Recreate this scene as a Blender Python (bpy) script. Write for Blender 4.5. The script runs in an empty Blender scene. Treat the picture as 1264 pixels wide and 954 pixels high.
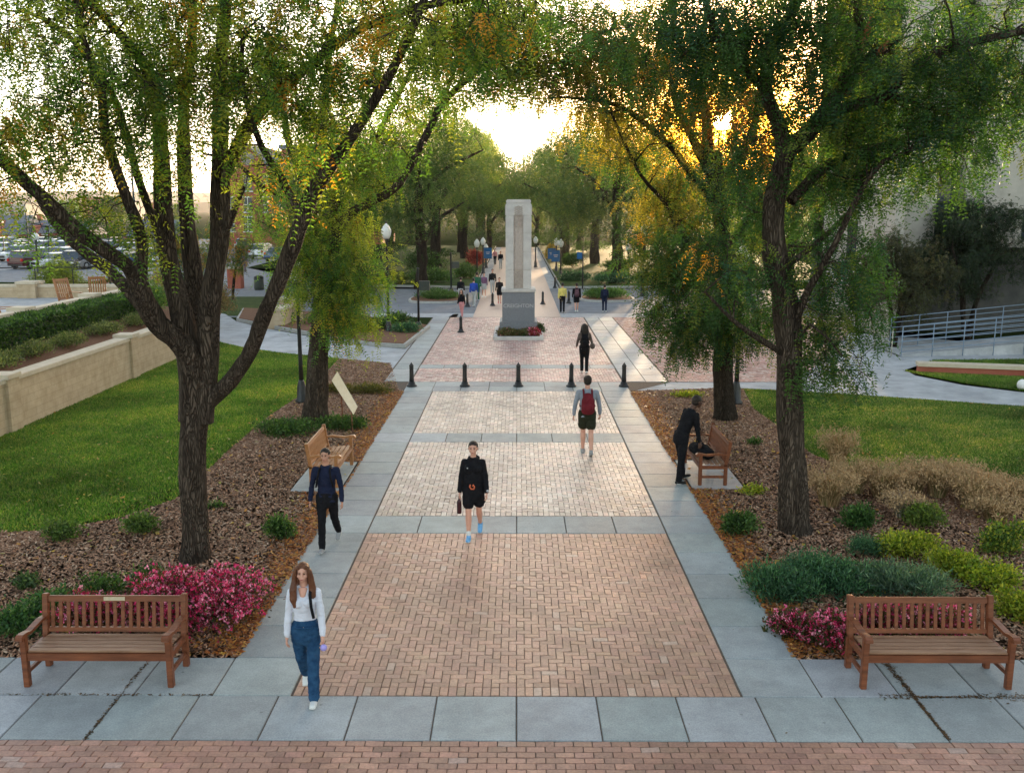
import bpy, bmesh, math, random
import numpy as np
from mathutils import Vector, Matrix, noise

random.seed(7); RNG = np.random.default_rng(11)
R = math.radians
# ------------------------------------------------------------------ camera geometry
FOC, EYE, PITCH, YAW = 1150.0, 5.58, R(10.8), R(0.3)
_f = Vector((-math.sin(YAW)*math.cos(PITCH), math.cos(YAW)*math.cos(PITCH), -math.sin(PITCH)))
_r = Vector((math.cos(YAW), math.sin(YAW), 0)); _u = _r.cross(_f)
def ray(px, py):
    return _f + _r*((px-632)/FOC) + _u*((477-py)/FOC)
def G(px, py, z=0.0):                      # point of the place at height z seen there
    d = ray(px, py); t = (z-EYE)/d.z
    return Vector((d.x*t, d.y*t, z))
def B(px, py, Y):                          # point at distance Y along the walk
    d = ray(px, py); t = Y/d.y
    return Vector((d.x*t, Y, EYE+d.z*t))
def poly(pts): return [tuple(G(*p))[:2] for p in pts]

scene = bpy.context.scene
COL = scene.collection
# ------------------------------------------------------------------ object helpers
def link(o, parent=None):
    COL.objects.link(o)
    if parent: o.parent = parent
    return o
def tag(o, label=None, cat=None, group=None, kind=None):
    if label: o['label'] = label
    if cat: o['category'] = cat
    if group: o['group'] = group
    if kind: o['kind'] = kind
    return o
def thing(name, label, cat, loc=(0,0,0), rz=0, group=None):
    o = bpy.data.objects.new(name, None); o.empty_display_size = .2
    link(o); o.location = loc; o.rotation_euler = (0,0,rz)
    return tag(o, label, cat, group)
def obj(name, bm, mat, parent=None, smooth=False):
    me = bpy.data.meshes.new(name)
    bmesh.ops.recalc_face_normals(bm, faces=bm.faces)
    bm.to_mesh(me); bm.free()
    if smooth:
        me.polygons.foreach_set('use_smooth', [True]*len(me.polygons))
    me.materials.append(mat)
    return link(bpy.data.objects.new(name, me), parent)
def npobj(name, V, Fq, mat, parent=None, col=None, smooth=False, mats=None, midx=None):
    """V (n,3); Fq (m,k) polygons with k corners; col (m,3) face colours"""
    me = bpy.data.meshes.new(name)
    V = np.ascontiguousarray(V, dtype=np.float32); Fq = np.ascontiguousarray(Fq, dtype=np.int32)
    m, k = Fq.shape
    me.vertices.add(len(V)); me.vertices.foreach_set('co', V.ravel())
    me.loops.add(m*k); me.loops.foreach_set('vertex_index', Fq.ravel())
    me.polygons.add(m); me.polygons.foreach_set('loop_start', np.arange(0, m*k, k, dtype=np.int32))
    me.update(calc_edges=True)
    me.polygons.foreach_set('use_smooth', np.full(m, bool(smooth)))
    if col is not None:
        a = me.attributes.new('tint', 'FLOAT_COLOR', 'FACE')
        c = np.ones((m,4), dtype=np.float32); c[:, :3] = col
        a.data.foreach_set('color', c.ravel())
    me.materials.append(mat)
    return link(bpy.data.objects.new(name, me), parent)
def copy_tree(o, parent=None):
    c = o.copy(); COL.objects.link(c); c.parent = parent
    for ch in o.children: copy_tree(ch, c)
    return c
def box(bm, x0,x1,y0,y1,z0,z1, bev=0, mat=None):
    vs = [bm.verts.new(p) for p in ((x0,y0,z0),(x1,y0,z0),(x1,y1,z0),(x0,y1,z0),(x0,y0,z1),(x1,y0,z1),(x1,y1,z1),(x0,y1,z1))]
    fs = [bm.faces.new([vs[i] for i in f]) for f in ((0,3,2,1),(4,5,6,7),(0,1,5,4),(1,2,6,5),(2,3,7,6),(3,0,4,7))]
    if mat is not None:
        for v in vs: v.co = mat @ v.co
    if bev: bmesh.ops.bevel(bm, geom=list({e for f in fs for e in f.edges}), offset=bev, segments=2, affect='EDGES')
def BX(*a, **k):
    bm = bmesh.new(); box(bm, *a, **k); return bm
def tube(bm, pts, rads, seg=8, cap=True):
    pts = [Vector(p) for p in pts]; rings = []
    if not hasattr(rads, '__len__'): rads = [rads]*len(pts)
    ref = None
    for i, p in enumerate(pts):
        t = (pts[min(i+1,len(pts)-1)] - pts[max(i-1,0)])
        t = t.normalized() if t.length > 1e-9 else Vector((0,0,1))
        if ref is None: ref = t.orthogonal().normalized()
        ref = (ref - t*ref.dot(t))
        ref = ref.normalized() if ref.length > 1e-6 else t.orthogonal().normalized()
        b = t.cross(ref); r = rads[i]
        rings.append([bm.verts.new(p + (ref*math.cos(a)+b*math.sin(a))*r) for a in (2*math.pi*k/seg for k in range(seg))])
    for A, Bq in zip(rings, rings[1:]):
        for k in range(seg): bm.faces.new((A[k], A[(k+1)%seg], Bq[(k+1)%seg], Bq[k]))
    if cap:
        bm.faces.new(list(reversed(rings[0]))); bm.faces.new(rings[-1])
def lathe(bm, prof, seg=16, c=(0,0,0)):
    rings = []
    for r, z in prof:
        rings.append([bm.verts.new((c[0]+max(r,1e-4)*math.cos(2*math.pi*k/seg), c[1]+max(r,1e-4)*math.sin(2*math.pi*k/seg), c[2]+z)) for k in range(seg)])
    for A, Bq in zip(rings, rings[1:]):
        for k in range(seg): bm.faces.new((A[k], A[(k+1)%seg], Bq[(k+1)%seg], Bq[k]))
    bm.faces.new(list(reversed(rings[0]))); bm.faces.new(rings[-1])
def LT(prof, seg=16, c=(0,0,0)):
    bm = bmesh.new(); lathe(bm, prof, seg, c); return bm
def prism(bm, pts2, z0, z1):
    n = len(pts2)
    lo = [bm.verts.new((x,y,z0)) for x,y in pts2]; hi = [bm.verts.new((x,y,z1)) for x,y in pts2]
    bm.faces.new(list(reversed(lo))); bm.faces.new(hi)
    for k in range(n): bm.faces.new((lo[k], lo[(k+1)%n], hi[(k+1)%n], hi[k]))
def inpoly(x, y, P):
    ins = np.zeros(len(x), bool); n = len(P)
    for i in range(n):
        x0,y0 = P[i]; x1,y1 = P[(i+1)%n]
        c = ((y0 > y) != (y1 > y))
        with np.errstate(divide='ignore', invalid='ignore'):
            xi = (x1-x0)*(y-y0)/(y1-y0+1e-12)+x0
        ins ^= c & (x < xi)
    return ins

# ------------------------------------------------------------------ materials
def mat(name, base, var=None, scale=6, rough=.8, bump=.0, bscale=40, spec=.3, metal=0, detail=6, tint=False, mix=.5, stretch=(1,1,1), sheen=0, bdist=.01):
    m = bpy.data.materials.new(name); m.use_nodes = True
    nt = m.node_tree; N = nt.nodes; L = nt.links
    p = N['Principled BSDF']
    p.inputs['Roughness'].default_value = rough; p.inputs['Specular IOR Level'].default_value = spec; p.inputs['Metallic'].default_value = metal
    if sheen: p.inputs['Sheen Weight'].default_value = sheen
    tc = N.new('ShaderNodeTexCoord'); mp = N.new('ShaderNodeMapping'); mp.inputs['Scale'].default_value = stretch
    L.new(tc.outputs['Object'], mp.inputs['Vector'])
    src = None
    if var is not None:
        n = N.new('ShaderNodeTexNoise'); n.inputs['Scale'].default_value = scale; n.inputs['Detail'].default_value = detail; n.inputs['Roughness'].default_value = .65
        L.new(mp.outputs[0], n.inputs['Vector'])
        cr = N.new('ShaderNodeValToRGB'); cr.color_ramp.elements[0].position = .35; cr.color_ramp.elements[1].position = .68
        cr.color_ramp.elements[0].color = (*base,1); cr.color_ramp.elements[1].color = (*var,1)
        L.new(n.outputs['Fac'], cr.inputs[0]); src = cr.outputs[0]
    if tint:
        at = N.new('ShaderNodeAttribute'); at.attribute_name = 'tint'
        if src is None: src = at.outputs['Color']
        else:
            mx = N.new('ShaderNodeMix'); mx.data_type = 'RGBA'; mx.blend_type = 'MULTIPLY'; mx.inputs[0].default_value = 1
            L.new(src, mx.inputs[6]); L.new(at.outputs['Color'], mx.inputs[7]); src = mx.outputs[2]
    if src is None: p.inputs['Base Color'].default_value = (*base,1)
    else: L.new(src, p.inputs['Base Color'])
    if bump:
        n2 = N.new('ShaderNodeTexNoise'); n2.inputs['Scale'].default_value = bscale; n2.inputs['Detail'].default_value = 5
        L.new(mp.outputs[0], n2.inputs['Vector'])
        b = N.new('ShaderNodeBump'); b.inputs['Strength'].default_value = bump; b.inputs['Distance'].default_value = bdist
        L.new(n2.outputs['Fac'], b.inputs['Height']); L.new(b.outputs[0], p.inputs['Normal'])
    return m
def wear(m, scales, amt):
    nt=m.node_tree; N=nt.nodes; L=nt.links; p=N['Principled BSDF']; old=p.inputs['Base Color'].links[0].from_socket
    tc=[n for n in N if n.bl_idname=='ShaderNodeTexCoord'][0]
    for sc,(lo,hi) in zip(scales,amt):
        n=N.new('ShaderNodeTexNoise'); n.inputs['Scale'].default_value=sc; n.inputs['Detail'].default_value=7; n.inputs['Roughness'].default_value=.7; L.new(tc.outputs['Object'],n.inputs['Vector'])
        r=N.new('ShaderNodeMapRange'); r.inputs['From Min'].default_value=.38; r.inputs['From Max'].default_value=.62; r.inputs['To Min'].default_value=lo; r.inputs['To Max'].default_value=hi; L.new(n.outputs['Fac'],r.inputs['Value'])
        v=N.new('ShaderNodeVectorMath'); v.operation='SCALE'; L.new(old,v.inputs[0]); L.new(r.outputs[0],v.inputs['Scale']); old=v.outputs[0]
    v=N.new('ShaderNodeTexVoronoi'); v.inputs['Scale'].default_value=2.6; L.new(tc.outputs['Object'],v.inputs['Vector'])    # small gum spots
    r=N.new('ShaderNodeMapRange'); r.inputs['From Min'].default_value=.035; r.inputs['From Max'].default_value=.06; r.inputs['To Min'].default_value=.62; r.inputs['To Max'].default_value=1; L.new(v.outputs['Distance'],r.inputs['Value'])
    q=N.new('ShaderNodeVectorMath'); q.operation='SCALE'; L.new(old,q.inputs[0]); L.new(r.outputs[0],q.inputs['Scale']); L.new(q.outputs[0],p.inputs['Base Color'])
def leafmat(name, trans=.45, rough=.55, tt=(2.05,2.15,.85)):
    m = bpy.data.materials.new(name); m.use_nodes = True
    nt = m.node_tree; N = nt.nodes; L = nt.links
    p = N['Principled BSDF']; p.inputs['Roughness'].default_value = rough; p.inputs['Specular IOR Level'].default_value = .25
    at = N.new('ShaderNodeAttribute'); at.attribute_name = 'tint'
    L.new(at.outputs['Color'], p.inputs['Base Color'])
    t = N.new('ShaderNodeBsdfTranslucent')
    g = N.new('ShaderNodeMix'); g.data_type = 'RGBA'; g.blend_type = 'MULTIPLY'; g.inputs[0].default_value = 1
    g.inputs[7].default_value = (*tt,1)
    L.new(at.outputs['Color'], g.inputs[6]); L.new(g.outputs[2], t.inputs['Color'])
    mx = N.new('ShaderNodeMixShader'); mx.inputs[0].default_value = trans
    L.new(p.outputs[0], mx.inputs[1]); L.new(t.outputs[0], mx.inputs[2])
    L.new(mx.outputs[0], N['Material Output'].inputs['Surface'])
    return m
def barkmat(name, a, b):
    m = mat(name, a, b, scale=7, rough=.95, spec=.1, stretch=(1,1,.17))
    nt = m.node_tree; N = nt.nodes; L = nt.links
    mp = [n for n in N if n.bl_idname == 'ShaderNodeMapping'][0]
    v = N.new('ShaderNodeTexVoronoi'); v.feature = 'DISTANCE_TO_EDGE'; v.inputs['Scale'].default_value = 27
    nz = N.new('ShaderNodeTexNoise'); nz.inputs['Scale'].default_value = 5
    L.new(mp.outputs[0], nz.inputs['Vector'])
    ad = N.new('ShaderNodeMixRGB'); ad.blend_type = 'ADD'; ad.inputs[0].default_value = .35
    L.new(mp.outputs[0], ad.inputs[1]); L.new(nz.outputs['Color'], ad.inputs[2]); L.new(ad.outputs[0], v.inputs['Vector'])
    bp = N.new('ShaderNodeBump'); bp.inputs['Strength'].default_value = 1; bp.inputs['Distance'].default_value = .05
    r2 = N.new('ShaderNodeMapRange'); r2.inputs['From Max'].default_value = .22; L.new(v.outputs['Distance'], r2.inputs['Value'])
    p = N['Principled BSDF']; old = p.inputs['Base Color'].links[0].from_socket
    r3 = N.new('ShaderNodeMapRange'); r3.inputs['From Max'].default_value = .15; r3.inputs['To Min'].default_value = .5; L.new(v.outputs['Distance'], r3.inputs['Value'])
    mm = N.new('ShaderNodeVectorMath'); mm.operation = 'SCALE'; L.new(old, mm.inputs[0]); L.new(r3.outputs[0], mm.inputs['Scale']); L.new(mm.outputs[0], p.inputs['Base Color'])
    L.new(r2.outputs[0], bp.inputs['Height']); L.new(bp.outputs[0], N['Principled BSDF'].inputs['Normal'])
    return m

M = {}
M['ground']   = mat('ground', (.022,.034,.012), (.04,.05,.018), scale=1.2, rough=1, spec=0)
M['lawnbase'] = mat('lawn soil', (.028,.055,.010), (.06,.09,.018), scale=1.6, rough=.95, spec=.1, bump=.5, bscale=60)
M['mulch']    = mat('mulch', (.11,.055,.034), (.25,.135,.082), scale=40, rough=.95, spec=.1, bump=.4, bscale=45, bdist=.015)
M['chips']    = mat('chips', (1,1,1), None, rough=.85, tint=True, spec=.2)
M['slab']     = mat('slab', (.76,.77,.78), (1.14,1.14,1.12), scale=55, rough=.62, tint=True, spec=.45, bump=.25, bscale=160, bdist=.003, detail=10)
M['brick']    = mat('brick', (.75,.75,.75), (1.15,1.12,1.1), scale=30, rough=.5, tint=True, spec=.5, bump=.35, bscale=90, bdist=.003)
M['brickfar'] = mat('brick far', (.75,.75,.75), (1.15,1.12,1.1), scale=30, rough=.9, tint=True, spec=.08)
M['joint']    = mat('joint', (.10,.08,.065), (.17,.135,.11), scale=30, rough=.95, spec=.1)
M['concrete'] = mat('concrete', (.36,.37,.38), (.46,.47,.48), scale=1.2, rough=.9, spec=.1, bump=.2, bscale=120, bdist=.003, detail=10)
M['asphalt']  = mat('asphalt', (.17,.18,.20), (.24,.25,.27), scale=1.5, rough=.9, spec=.1, bump=.3, bscale=120, bdist=.004)
M['kerb']     = mat('kerb', (.36,.35,.33), (.46,.45,.42), scale=7, rough=.8)
M['bark']     = barkmat('bark', (.065,.048,.036), (.145,.11,.083))
M['bark2']    = barkmat('bark dark', (.04,.03,.022), (.085,.065,.048))
M['leaf']     = leafmat('leaf')
M['leafb']    = leafmat('leaf broad', .35, .5)
M['flower']   = leafmat('petal', .3, .6, (1.5,1.2,1.4))
M['black']    = mat('black iron', (.012,.012,.013), (.022,.022,.022), scale=8, rough=.4, spec=.5)
M['globe']    = mat('frosted globe', (.78,.77,.72), (.70,.69,.63), scale=5, rough=.3)
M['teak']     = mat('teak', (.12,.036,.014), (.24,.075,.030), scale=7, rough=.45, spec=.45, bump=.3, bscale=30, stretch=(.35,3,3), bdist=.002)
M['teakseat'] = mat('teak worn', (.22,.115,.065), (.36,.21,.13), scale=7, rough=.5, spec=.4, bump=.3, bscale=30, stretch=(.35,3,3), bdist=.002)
M['teaklit']  = mat('teak painted lit', (.30,.125,.042), (.42,.19,.07), scale=7, rough=.4, spec=.5, stretch=(.35,3,3))  # lighter golden copy of teak, sunlight painted into its colour
M['brass']    = mat('plaque', (.45,.38,.26), (.55,.46,.3), scale=20, rough=.4)
M['block']    = mat('tan block', (.44,.33,.21), (.56,.44,.30), scale=3, rough=.9, bump=.4, bscale=60)
M['cap']      = mat('cap stone', (.50,.42,.31), (.60,.52,.40), scale=4, rough=.85)
M['stone']    = mat('limestone', (.50,.47,.44), (.62,.59,.55), scale=3, rough=.8, bump=.3, bscale=50)
M['stonetan'] = mat('carved tan stone', (.42,.35,.30), (.52,.45,.40), scale=10, rough=.85, bump=1, bscale=22, bdist=.03)
M['granite']  = mat('grey granite', (.13,.14,.16), (.25,.26,.28), scale=40, rough=.55, bump=.2, bscale=80)
M['text']     = mat('incised letters', (.42,.42,.42), (.5,.5,.5), scale=10, rough=.7)
M['redbrick'] = mat('red brick', (.30,.085,.055), (.40,.13,.085), scale=.8, rough=.9)
M['roof']     = mat('slate roof', (.11,.13,.16), (.17,.19,.22), scale=1.0, rough=.85)
M['white']    = mat('white trim', (.72,.71,.68), (.78,.77,.74), scale=4, rough=.6)
M['winglass'] = mat('window glass', (.03,.045,.06), (.05,.07,.09), scale=1, rough=.08, spec=.8)
M['bldg']     = mat('pale concrete', (.38,.35,.30), (.50,.46,.40), scale=1.2, rough=.9, bump=.5, bscale=14, bdist=.03)
M['darkwall'] = mat('dark wall', (.07,.07,.07), (.11,.11,.10), scale=2, rough=.85)
M['rail']     = mat('blue grey rail', (.17,.24,.33), (.24,.31,.40), scale=6, rough=.4, spec=.5)
M['railcream']= mat('cream rail', (.45,.42,.34), (.55,.52,.42), scale=6, rough=.4)
M['blue']     = mat('blue banner', (.012,.09,.24), (.018,.12,.30), scale=5, rough=.7)
M['signwood'] = mat('sign face', (.80,.62,.42), (.88,.72,.52), scale=8, rough=.4)
M['greenmetal']= mat('bin', (.03,.04,.035), (.05,.06,.05), scale=6, rough=.5)
M['skin']     = mat('skin', (.60,.31,.22), (.66,.36,.27), scale=12, rough=.5, spec=.35)
M['skin2']    = mat('skin tan', (.48,.24,.16), (.53,.28,.19), scale=12, rough=.5, spec=.35)
M['skin3']    = mat('skin deep', (.09,.045,.03), (.12,.06,.04), scale=12, rough=.5, spec=.35)
M['eye']      = mat('eye', (.02,.015,.012), None, rough=.2)
M['lip']      = mat('lip', (.35,.10,.09), None, rough=.5)
def cloth(name, a, b=None, rough=.9): return mat(name, a, b or tuple(min(1,c*1.35+.003) for c in a), scale=9, rough=rough, bump=.6, bscale=9, spec=.15, bdist=.02)

wear(M['slab'],(.6,3.5),((.86,1.1),(.9,1.06)))
wear(M['brick'],(.45,2.2),((.84,1.14),(.9,1.1)))
wear(M['concrete'],(.3,2.5),((.85,1.1),(.92,1.06)))
# ================================================================== GROUND
def sheet(name, pts, z, m, kind='structure', label=None, cat=None):
    bm = bmesh.new()
    f = bm.faces.new([bm.verts.new((x,y,z)) for x,y in pts])
    bmesh.ops.triangulate(bm, faces=[f])
    o = obj(name, bm, m)
    return tag(o, label, cat, kind=kind)
gnd = bmesh.new()
ring = [(math.cos(a)*4200, math.sin(a)*4200+1500) for a in (2*math.pi*k/64 for k in range(64))]
gnd.faces.new([gnd.verts.new((x,y,0)) for x,y in ring])
tag(obj('ground', gnd, M['ground']), kind='structure')

S = .92
LAWN_L = [(-12.8,12)] + [(-12.8,39.2)] + poly([(262,421),(302,430),(352,437),(419,443),(400,462),(372,488),(335,512),(292,548),(252,585),(215,618),(150,640),(70,655),(-30,660),(-200,690)])
MULCH_L = poly([(-420,700),(-200,690),(-30,660),(70,655),(150,640),(215,618),(252,585),(292,548),(335,512),(372,488),(400,462),(419,443),(482,449)]) + [(-3.7,28.6),(-3.53,28.4),(-3.53,10.87),(-10,10.87)]
LAWN_R = poly([(918,481),(1050,488),(1264,503),(1420,512),(1480,640),(1264,615),(1160,592),(1060,585),(1000,560),(965,530),(930,505)])
MULCH_R = [(3.53,10.87),(3.53,28.4)] + poly([(905,479),(918,481),(930,505),(965,530),(1000,560),(1060,585),(1160,592),(1264,615),(1480,640),(1560,720)]) + [(10.5,10.87)]
CONC_R = poly([(778,483),(905,479),(1050,487),(1264,502),(1420,511),(1420,494),(1264,485),(1190,476),(1130,464),(1117,457),(1150,446),(1300,443),(1300,430),(1060,412),(990,396),(900,388),(800,388)])
CONC_L = poly([(480,449),(419,443),(352,437),(302,430),(262,421),(240,395),(262,385),(278,388),(292,397),(319,404),(379,415),(460,428),(500,431),(531,406),(560,388),(566,388),(520,483),(498,483)])
sheet('lawn', LAWN_L, .006, M['lawnbase']); sheet('lawn', LAWN_R, .006, M['lawnbase'])
sheet('mulch_bed', MULCH_L, .010, M['mulch']); sheet('mulch_bed', MULCH_R, .010, M['mulch'])
sheet('concrete_path', CONC_R, .015, M['concrete']); sheet('concrete_path', CONC_L, .015, M['concrete'])
sheet('joint_bed', [(-9.6,4),(9.6,4),(9.6,10.87),(3.53,10.87),(3.53,28.3),(5.0,29.9),(5.0,48.4),(-4.4,48.4),(-4.4,29.9),(-3.53,28.3),(-3.53,10.87),(-9.6,10.87)], .019, M['joint'])
RB = [(5.0,29.95),(9.0,29.95),(11.2,34),(15,42),(17.5,48.3),(5.0,48.3)]
sheet('joint_bed', RB, .019, M['joint'])
sheet('street', [(-70,48.4),(-25,48.4),(30,48.4),(30,66),(-12,66),(-26,90),(-28,150),(-38,150),(-36,90),(-30,66),(-70,66)], .007, M['asphalt'])
sheet('parking_lot', [(-110,72),(-33,72),(-38,175),(-150,175)], .004, M['asphalt'])
sheet('brick_walk', [(-2.3,48.4),(2.3,48.4),(2.3,138),(-2.3,138)], .023, mat('far brick', (.40,.27,.21), (.52,.38,.31), scale=14, rough=.5, bump=.2, bscale=20))
sheet('paved_edge', [(-3.0,66),(3.0,66),(3.0,138),(-3.0,138)], .012, M['concrete'])
sheet('crosswalk_paving', [(-8,48.42),(9,48.42),(9,50.2),(-8,50.2)], .015, M['concrete'])
# painted parking lines and a street line
bm = bmesh.new()
for row in (86, 101, 118, 136):
    for k in range(26):
        x = -34-k*2.75-(row-86)*.1
        bm.faces.new([bm.verts.new(v) for v in ((x,row,.012),(x+.12,row,.012),(x+.12,row+5,.012),(x,row+5,.012))])
tag(obj('painted_markings', bm, M['white']), kind='structure')

def rects_to_mesh(name, rects, m, cols, ztop, bev=.006, depth=.012, tilt=0.0, parent=None):
    """rects (n,4) x0,x1,y0,y1 -> raised blocks with sloped edges, tint per block"""
    r = np.asarray(rects, float); n = len(r); g = .003 if depth<.0125 else .007
    x0,x1,y0,y1 = r[:,0]+g, r[:,1]-g, r[:,2]+g, r[:,3]-g
    zt = np.full(n, ztop)
    V = np.zeros((n,8,3))
    cx, cy = (x0+x1)/2, (y0+y1)/2
    tx, ty = RNG.normal(0,1,n)*tilt, RNG.normal(0,1,n)*tilt
    dz = RNG.normal(0,1,n)*tilt*.03
    for i,(a,b) in enumerate(((x0,y0),(x1,y0),(x1,y1),(x0,y1))):
        V[:,i,0]=a; V[:,i,1]=b; V[:,i,2]=ztop-depth
        sx = bev if i in (0,3) else -bev; sy = bev if i in (0,1) else -bev
        V[:,4+i,0]=a+sx; V[:,4+i,1]=b+sy; V[:,4+i,2]=zt+dz+(a+sx-cx)*tx+(b+sy-cy)*ty
    base = (np.arange(n)*8)[:,None,None]
    q = np.array([[4,5,6,7],[0,1,5,4],[1,2,6,5],[2,3,7,6],[3,0,4,7]])
    Fq = (base+q[None]).reshape(-1,4)
    C = np.repeat(np.asarray(cols), 5, axis=0)
    o = npobj(name, V.reshape(-1,3), Fq, m, parent, C)
    return o
def herring(x0,x1,y0,y1,u=.1,clip=None):
    out = []
    nx, ny = int(math.ceil((x1-x0)/u)), int(math.ceil((y1-y0)/u))
    for j in range(-1, ny+1):
        for i in range(-1, nx+1):
            k = (i+j) % 4
            if k == 0: a,b,c,d = i,i+2,j,j+1
            elif k == 2: a,b,c,d = i,i+1,j,j+2
            else: continue
            A,B_,C_,D = max(x0,x0+a*u), min(x1,x0+b*u), max(y0,y0+c*u), min(y1,y0+d*u)
            if B_-A > .03 and D-C_ > .03: out.append((A,B_,C_,D))
    return out
def soldier(x0,x1,y,u=.1,w=.2):
    n = int(round((x1-x0)/u)); s=(x1-x0)/n
    return [(x0+k*s,x0+(k+1)*s,y,y+w) for k in range(n)]
def bricks(name, rects, base, spread=.12, pale=.0, palec=(.5,.42,.36), tilt=.028, m='brick'):
    n = len(rects); b = np.array(base)
    c = b[None]*(1+RNG.normal(0,spread,(n,1)))*(1+RNG.normal(0,.018,(n,3)))
    cx = np.array([(r[0]+r[1])/2 for r in rects]); cy = np.array([(r[2]+r[3])/2 for r in rects])
    w = np.array([noise.noise(Vector((x*.35,y*.35,3.1))) for x,y in zip(cx,cy)])      # broad wear patches
    c *= (1+.22*w)[:,None]
    p = (RNG.random(n) < pale)[:,None]
    c = np.where(p, c*.35+np.array(palec)[None]*.65, c)
    tag(rects_to_mesh(name, rects, M[m], np.clip(c,.03,.9), .031, .004, .01, tilt), kind='structure')
rs = herring(-2.6,2.6,10.15,15.25)+soldier(-2.6,2.6,9.95)+soldier(-2.6,2.6,15.25)
bricks('brick_walk', rs, (.49,.295,.21), .075, .03, (.56,.42,.34))
rs = herring(-2.6,2.6,16.6,21.7)+soldier(-2.6,2.6,16.4)+soldier(-2.6,2.6,21.7)
bricks('brick_walk', rs, (.60,.475,.395), .09, .2, (.74,.65,.57))  # paler here and in the next field: sky sheen painted into the brick colour
rs = herring(-2.6,2.6,23.0,28.1)+soldier(-2.6,2.6,22.82)+soldier(-2.6,2.6,28.1)
bricks('brick_walk', rs, (.60,.48,.40), .09, .2, (.74,.65,.57))
bricks('brick_walk', herring(-3.45,3.45,29.95,32.5), (.50,.31,.27), .12, .25, (.62,.52,.46))
rs = [r for r in herring(-3.45,3.45,33.3,48.2) if not (-1.0<(r[0]+r[1])/2<1.12 and 39.7<(r[2]+r[3])/2<43.4)]
bricks('brick_plaza', rs, (.50,.31,.27), .12, .28, (.62,.52,.46))
rs = herring(5.0,17.5,29.95,48.3); cc = inpoly(np.array([(r[0]+r[1])/2 for r in rs]), np.array([(r[2]+r[3])/2 for r in rs]), RB)
bricks('brick_plaza', [r for r,k in zip(rs,cc) if k], (.50,.32,.27), .12, .25, (.62,.52,.46), m='brickfar')
rs = []
y = 9.01
for j in range(36):
    off = .1*(j%2)
    x = -9.4-off
    while x < 9.4: rs.append((x,x+.2,y-.1,y)); x += .2
    y -= .1
bricks('brick_walk', rs, (.37,.20,.145), .11, .03, (.45,.33,.28))

slabs = []
for k in range(-10, 10): slabs.append((k*S, (k+1)*S, 9.02, 9.94))
for s in (-1,1):
    for k in range(8):
        a,b = 2.62+k*S, 2.62+(k+1)*S
        slabs.append((a,b,9.94,10.87) if s>0 else (-b,-a,9.94,10.87))
    y = 10.87
    while y < 28.3:
        slabs.append((2.62,3.53,y,min(y+S,28.3)) if s>0 else (-3.53,-2.62,y,min(y+S,28.3))); y += S
for y in (15.46,21.9):
    for k in range(6): slabs.append((-2.61+k*.87,-2.61+(k+1)*.87,y,y+.92))
for k in range(-4,4): slabs += [(k*.88,(k+1)*.88,28.3,29.1),(k*.88,(k+1)*.88,29.1,29.9)]
for k in range(-4,4): slabs.append((k*.87,(k+1)*.87,32.52,33.28))
y = 29.95
while y < 48.3:
    y2 = min(y+1.2,48.3)
    slabs += [(3.5,4.22,y,y2),(4.22,4.95,y,y2),(-4.35,-3.5,y,y2)]; y = y2
for (x0,y0) in ((3.55,18.1),(3.55,19.2)): slabs.append((x0,4.62,y0,y0+1.1))
for (x0,y0) in ((-4.55,17.9),(-4.55,19.0)): slabs.append((x0,-3.55,y0,y0+1.1))
n = len(slabs)
c = np.array((.335,.36,.365))[None]*(1+RNG.normal(0,.07,(n,1)))*(1+RNG.normal(0,.015,(n,3)))
tag(rects_to_mesh('slab_paving', slabs, M['slab'], c, .033, .008, .013, .0012), kind='structure')

# ------------------------------------------------------------------ loose cover
def tris_cover(name, pts, size, cols, mat_, label, cat, aspect=.35, flat=.35, z0=.012, lift=.02):
    n = len(pts)
    a = RNG.random(n)*2*math.pi; L_ = size*(0.5+RNG.random(n)); W = L_*aspect*(.6+.8*RNG.random(n))
    d = np.stack([np.cos(a), np.sin(a), RNG.normal(0,flat,n)],1); d /= np.linalg.norm(d,axis=1)[:,None]
    s = np.stack([-np.sin(a), np.cos(a), RNG.normal(0,flat,n)],1); s /= np.linalg.norm(s,axis=1)[:,None]
    c = np.concatenate([pts, (z0+RNG.random(n)*lift)[:,None]],1)
    V = np.stack([c-d*L_[:,None]/2-s*W[:,None]/2, c+d*L_[:,None]/2-s*W[:,None]/2, c+d*L_[:,None]/2+s*W[:,None]/2, c-d*L_[:,None]/2+s*W[:,None]/2],1)
    V[:,:,2] = np.maximum(V[:,:,2], z0)
    o = npobj(name, V.reshape(-1,3), np.arange(n*4).reshape(n,4), mat_, None, cols)
    return tag(o, label, cat, kind='stuff')
def scatter(P, n, excl=()):
    P = [tuple(p) for p in P]
    xs=[p[0] for p in P]; ys=[p[1] for p in P]
    out = np.zeros((0,2))
    while len(out) < n:
        q = np.stack([RNG.uniform(min(xs),max(xs),n*2), RNG.uniform(min(ys),max(ys),n*2)],1)
        k = inpoly(q[:,0],q[:,1],P)
        for e in excl: k &= ~inpoly(q[:,0],q[:,1],e)
        out = np.concatenate([out,q[k]])
    return out[:n]
def pick(cs, n, w=None, sd=.15):
    cs = np.array(cs); i = RNG.choice(len(cs), n, p=w)
    return np.clip(cs[i]*(1+RNG.normal(0,sd,(n,1))), .002, 1)
CH = [(.40,.23,.145),(.28,.16,.10),(.50,.35,.24),(.17,.09,.055),(.40,.20,.11)]
PAD_L=[(-4.56,17.9),(-3.5,17.9),(-3.5,20.1),(-4.56,20.1)]; PAD_R=[(3.5,18.1),(4.63,18.1),(4.63,20.3),(3.5,20.3)]
ML_IN=[p for p in MULCH_L]
def nearY(P, y): return P
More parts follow.
